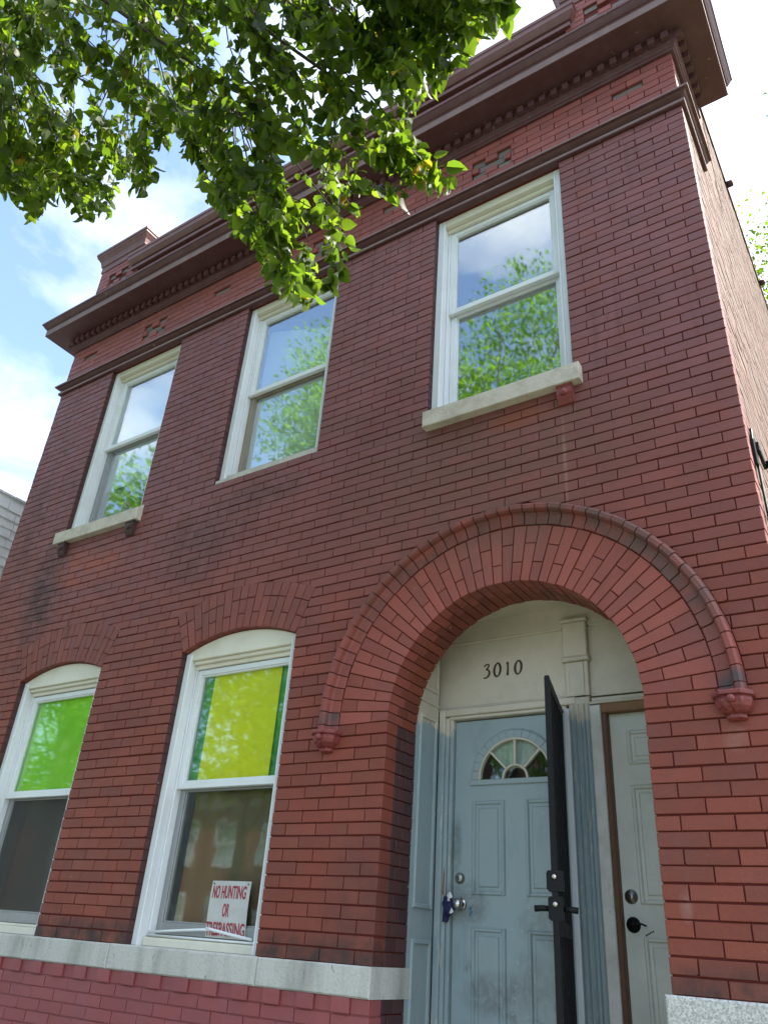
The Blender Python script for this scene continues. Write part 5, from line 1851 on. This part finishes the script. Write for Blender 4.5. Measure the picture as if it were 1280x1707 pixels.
# bundle the twigs into limbs by nearness
cen = [tw[i][0].copy() for i in range(0, len(tw), 15)]
for _ in range(6):
    grp = [[] for _ in cen]
    for i, (a, b) in enumerate(tw):
        grp[min(range(len(cen)), key=lambda k: (cen[k] - a).length)].append(i)
    cen = [sum((tw[i][0] for i in g), Vector()) / len(g) if g else c for g, c in zip(grp, cen)]
mats = []
stems = MB()
for g, c in zip(grp, cen):
    if not g:
        continue
    top = max(tw[i][0].z for i in g)
    c = Vector((c.x, c.y, max(c.z, top) + .10)) + Vector((-.10, -.12, .05))
    mid = HUB.lerp(c, .55) + Vector((0, 0, 1.1 + RT.uniform(0, .4)))
    P = []
    for k in range(11):
        t = k / 10
        P.append(HUB * (1 - t) ** 2 + mid * (2 * t * (1 - t)) + c * t * t + Vector((RT.gauss(0, .02), RT.gauss(0, .02), RT.gauss(0, .02))) * (1 if 0 < k < 10 else 0))
    MB().tube(P, .024, 6, .006).build('branch', 'bark', tree)
    for i in g:
        a, b = tw[i]
        h = c.lerp(a, .5) + Vector((0, 0, .07))
        q = a.lerp(b, .5) + Vector((RT.gauss(0, .02), RT.gauss(0, .02), 0))
        stems.tube([c, h, a, q, b], .0050, 4, .0014, False)
        dist = (CAMP - b).length
        L = (b - a).length
        n = int(24 + L * 34)
        if L < .2: n = 13
        twig_leaves(a, b, n, RT.uniform(.050, .070), RT, mats)
        twig_leaves(h, a, 9, .055, RT, mats)
stems.build('twigs', 'twig', tree, kind='stuff')
mats.sort(key=lambda q: -seen_size(q.translation, q.to_scale().y))
lm = []
for k in range(4):
    me = bpy.data.meshes.new('leaf')
    vv = LV.copy()
    vv[:, 2] *= (1.0, -0.6, 2.2, .4)[k]
    vv[:, 0] *= (1.0, .9, .8, 1.08)[k]
    me.from_pydata(vv.tolist(), [], LEAF_F)
    me.materials.append(MT['leaf'])
    lm.append(me)
for k, q in enumerate(mats[:296]):
    o = bpy.data.objects.new('leaf', lm[k % 4])
    COL.objects.link(o)
    o.parent = tree
    q = q.copy()
    q.translation -= WO[tree.name]
    o.matrix_local = q
leaves_mesh('foliage', mats[296:], 'leaf', tree)


QUAD_V = np.array([(0, 0, 0), (.42, .45, .10), (0, 1.0, -.05), (-.42, .45, .10)])
QUAD_F = [(0, 1, 2), (0, 2, 3)]


def crown(name, parent, clumps, n, size, rnd, mat='leaf_far', keep=None):
    """leaf-sized faces gathered in uneven clumps"""
    ms = []
    tot = sum(c[3] ** 2 for c in clumps)
    for (x, y, z, r) in clumps:
        for _ in range(int(n * r * r / tot)):
            d = Vector((rnd.gauss(0, 1), rnd.gauss(0, 1), rnd.gauss(0, 1))).normalized() * (r * rnd.random() ** .42)
            p = Vector((x, y, z)) + Vector((d.x, d.y, d.z * .8))
            if keep and not keep(p):
                continue
            tip = Vector((rnd.gauss(0, .7), rnd.gauss(0, .7), -.6 + rnd.gauss(0, .4)))
            ms.append(leaf_matrix(p, tip, size * rnd.uniform(.7, 1.3), rnd, 1.0))
    return leaves_mesh(name, ms, mat, parent, QUAD_V, QUAD_F)


def out_of_frame(p):
    q = CAMI @ p
    if q.z > -.2:
        return True
    return abs(q.x / -q.z) > .56 or abs(q.y / -q.z) > .72


def clumps(c, rad, k, r0, r1, rnd):
    out = []
    for _ in range(k):
        d = Vector((rnd.gauss(0, 1), rnd.gauss(0, 1), rnd.gauss(0, 1))).normalized() * rnd.uniform(.35, 1.0)
        out.append((c[0] + d.x * rad[0], c[1] + d.y * rad[1], c[2] + d.z * rad[2], rnd.uniform(r0, r1)))
    return out


rc = random.Random(11)
cl = clumps((-4.8, -6.0, 8.9), (4.2, 2.3, 3.0), 46, .7, 1.25, rc)
for (x, y, z, r) in cl[::2]:
    s = HUB + Vector((-.2, -.3, 1.0 + rc.random() * 2.2))
    MB().tube([s, s.lerp(Vector((x, y, z)), .5) + Vector((0, 0, .3)), (x, y, z)], .055, 5, .012).build('branch', 'bark', tree)
crown('crown', tree, cl, 52000, .070, rc, keep=out_of_frame)


def full_tree(loc, h, rad, label, n, seed, size=.16, k=26, group=None, mat='leaf_far'):
    rnd = random.Random(seed)
    t = empty('tree', loc, label=label, cat='tree', group=group)
    b = Vector(loc)
    top = b + Vector((rnd.uniform(-.4, .4), rnd.uniform(-.4, .4), h * .82))
    fork = b + Vector((0, 0, h * .30))
    m = MB()
    m.tube([b - Vector((0, 0, .2)), b + Vector((0, 0, h * .1)), fork, fork.lerp(top, .5) + Vector((rnd.uniform(-.3, .3), rnd.uniform(-.3, .3), 0)), top], h * .022, 8, .03)
    m.build('trunk', 'bark', t)
    cs = clumps(b + Vector((0, 0, h * .63)), (rad * .78, rad * .78, h * .29), k, rad * .24, rad * .42, rnd)
    lb = MB()
    for (x, y, z, r) in cs[::2]:
        s = fork.lerp(top, rnd.uniform(0, .6))
        lb.tube([s, s.lerp(Vector((x, y, z)), .5) + Vector((0, 0, .25)), (x, y, z)], h * .007, 5, .015)
    lb.build('limbs', 'bark', t)
    crown('crown', t, cs, n, size, rnd, mat)
    return t


full_tree((3.6, 12.5, 0), 20.5, 6.4, 'tall green tree rising behind the side wall of the red house', 46000, 5, .11, mat='leaf')
full_tree((-15.5, -7.5, 0), 14.5, 4.4, 'street tree further along the kerb, left of the one before the house', 11000, 6, .16)
full_tree((-20.0, -18.5, 0), 14.0, 5.6, 'broad tree across the road, opposite the neighbouring house', 11000, 8, .20)
full_tree((-9.0, -19.5, 0), 11.0, 4.2, 'rounded tree across the road, facing the arched door', 6500, 9, .20)
full_tree((-32.5, -19.0, 0), 14.5, 5.8, 'tall tree across the road, farthest from the red house', 11000, 10, .20)


# ------------------------------------------------------------------ houses across the road (they show in the panes)
def far_house(x, w, h, label, wall):
    o = empty('row_house', (x, -24, 0), label=label, cat='house')
    MB().box(x - w / 2, x + w / 2, -34, -24, 0, h).build('wall', wall, o)
    MB().prism([(x - w / 2 - .3, h), (x + w / 2 + .3, h), (x, h + 2.4)], -34.3, -23.7).build('roof', 'roofing', o)
    for zz in (1.2, 4.3):
        for k in range(3):
            xx = x - w / 2 + w * (k + .5) / 3
            if zz < 2 and k == 2:
                MB().box(xx - .5, xx + .5, -24.02, -23.94, 0.4, 2.6).build('door', 'white', o)
                continue
            f = MB().box(xx - .62, xx + .62, -24.02, -23.95, zz - .1, zz + 1.9).build('window', 'white', o)
            MB().box(xx - .5, xx + .5, -23.948, -23.94, zz, zz + .85).build('pane', 'glass', f)
            MB().box(xx - .5, xx + .5, -23.948, -23.94, zz + .95, zz + 1.8).build('pane', 'glass', f)
    return o


far_house(-26, 8.0, 6.6, 'brick house across the road with white windows, nearest of the brick row', 'far_brick')
far_house(-36.0, 8.5, 6.2, 'pale house across the road with a gabled roof', 'siding')
far_house(-46.0, 8.0, 6.6, 'brick house across the road beyond the pale gabled house', 'far_brick')
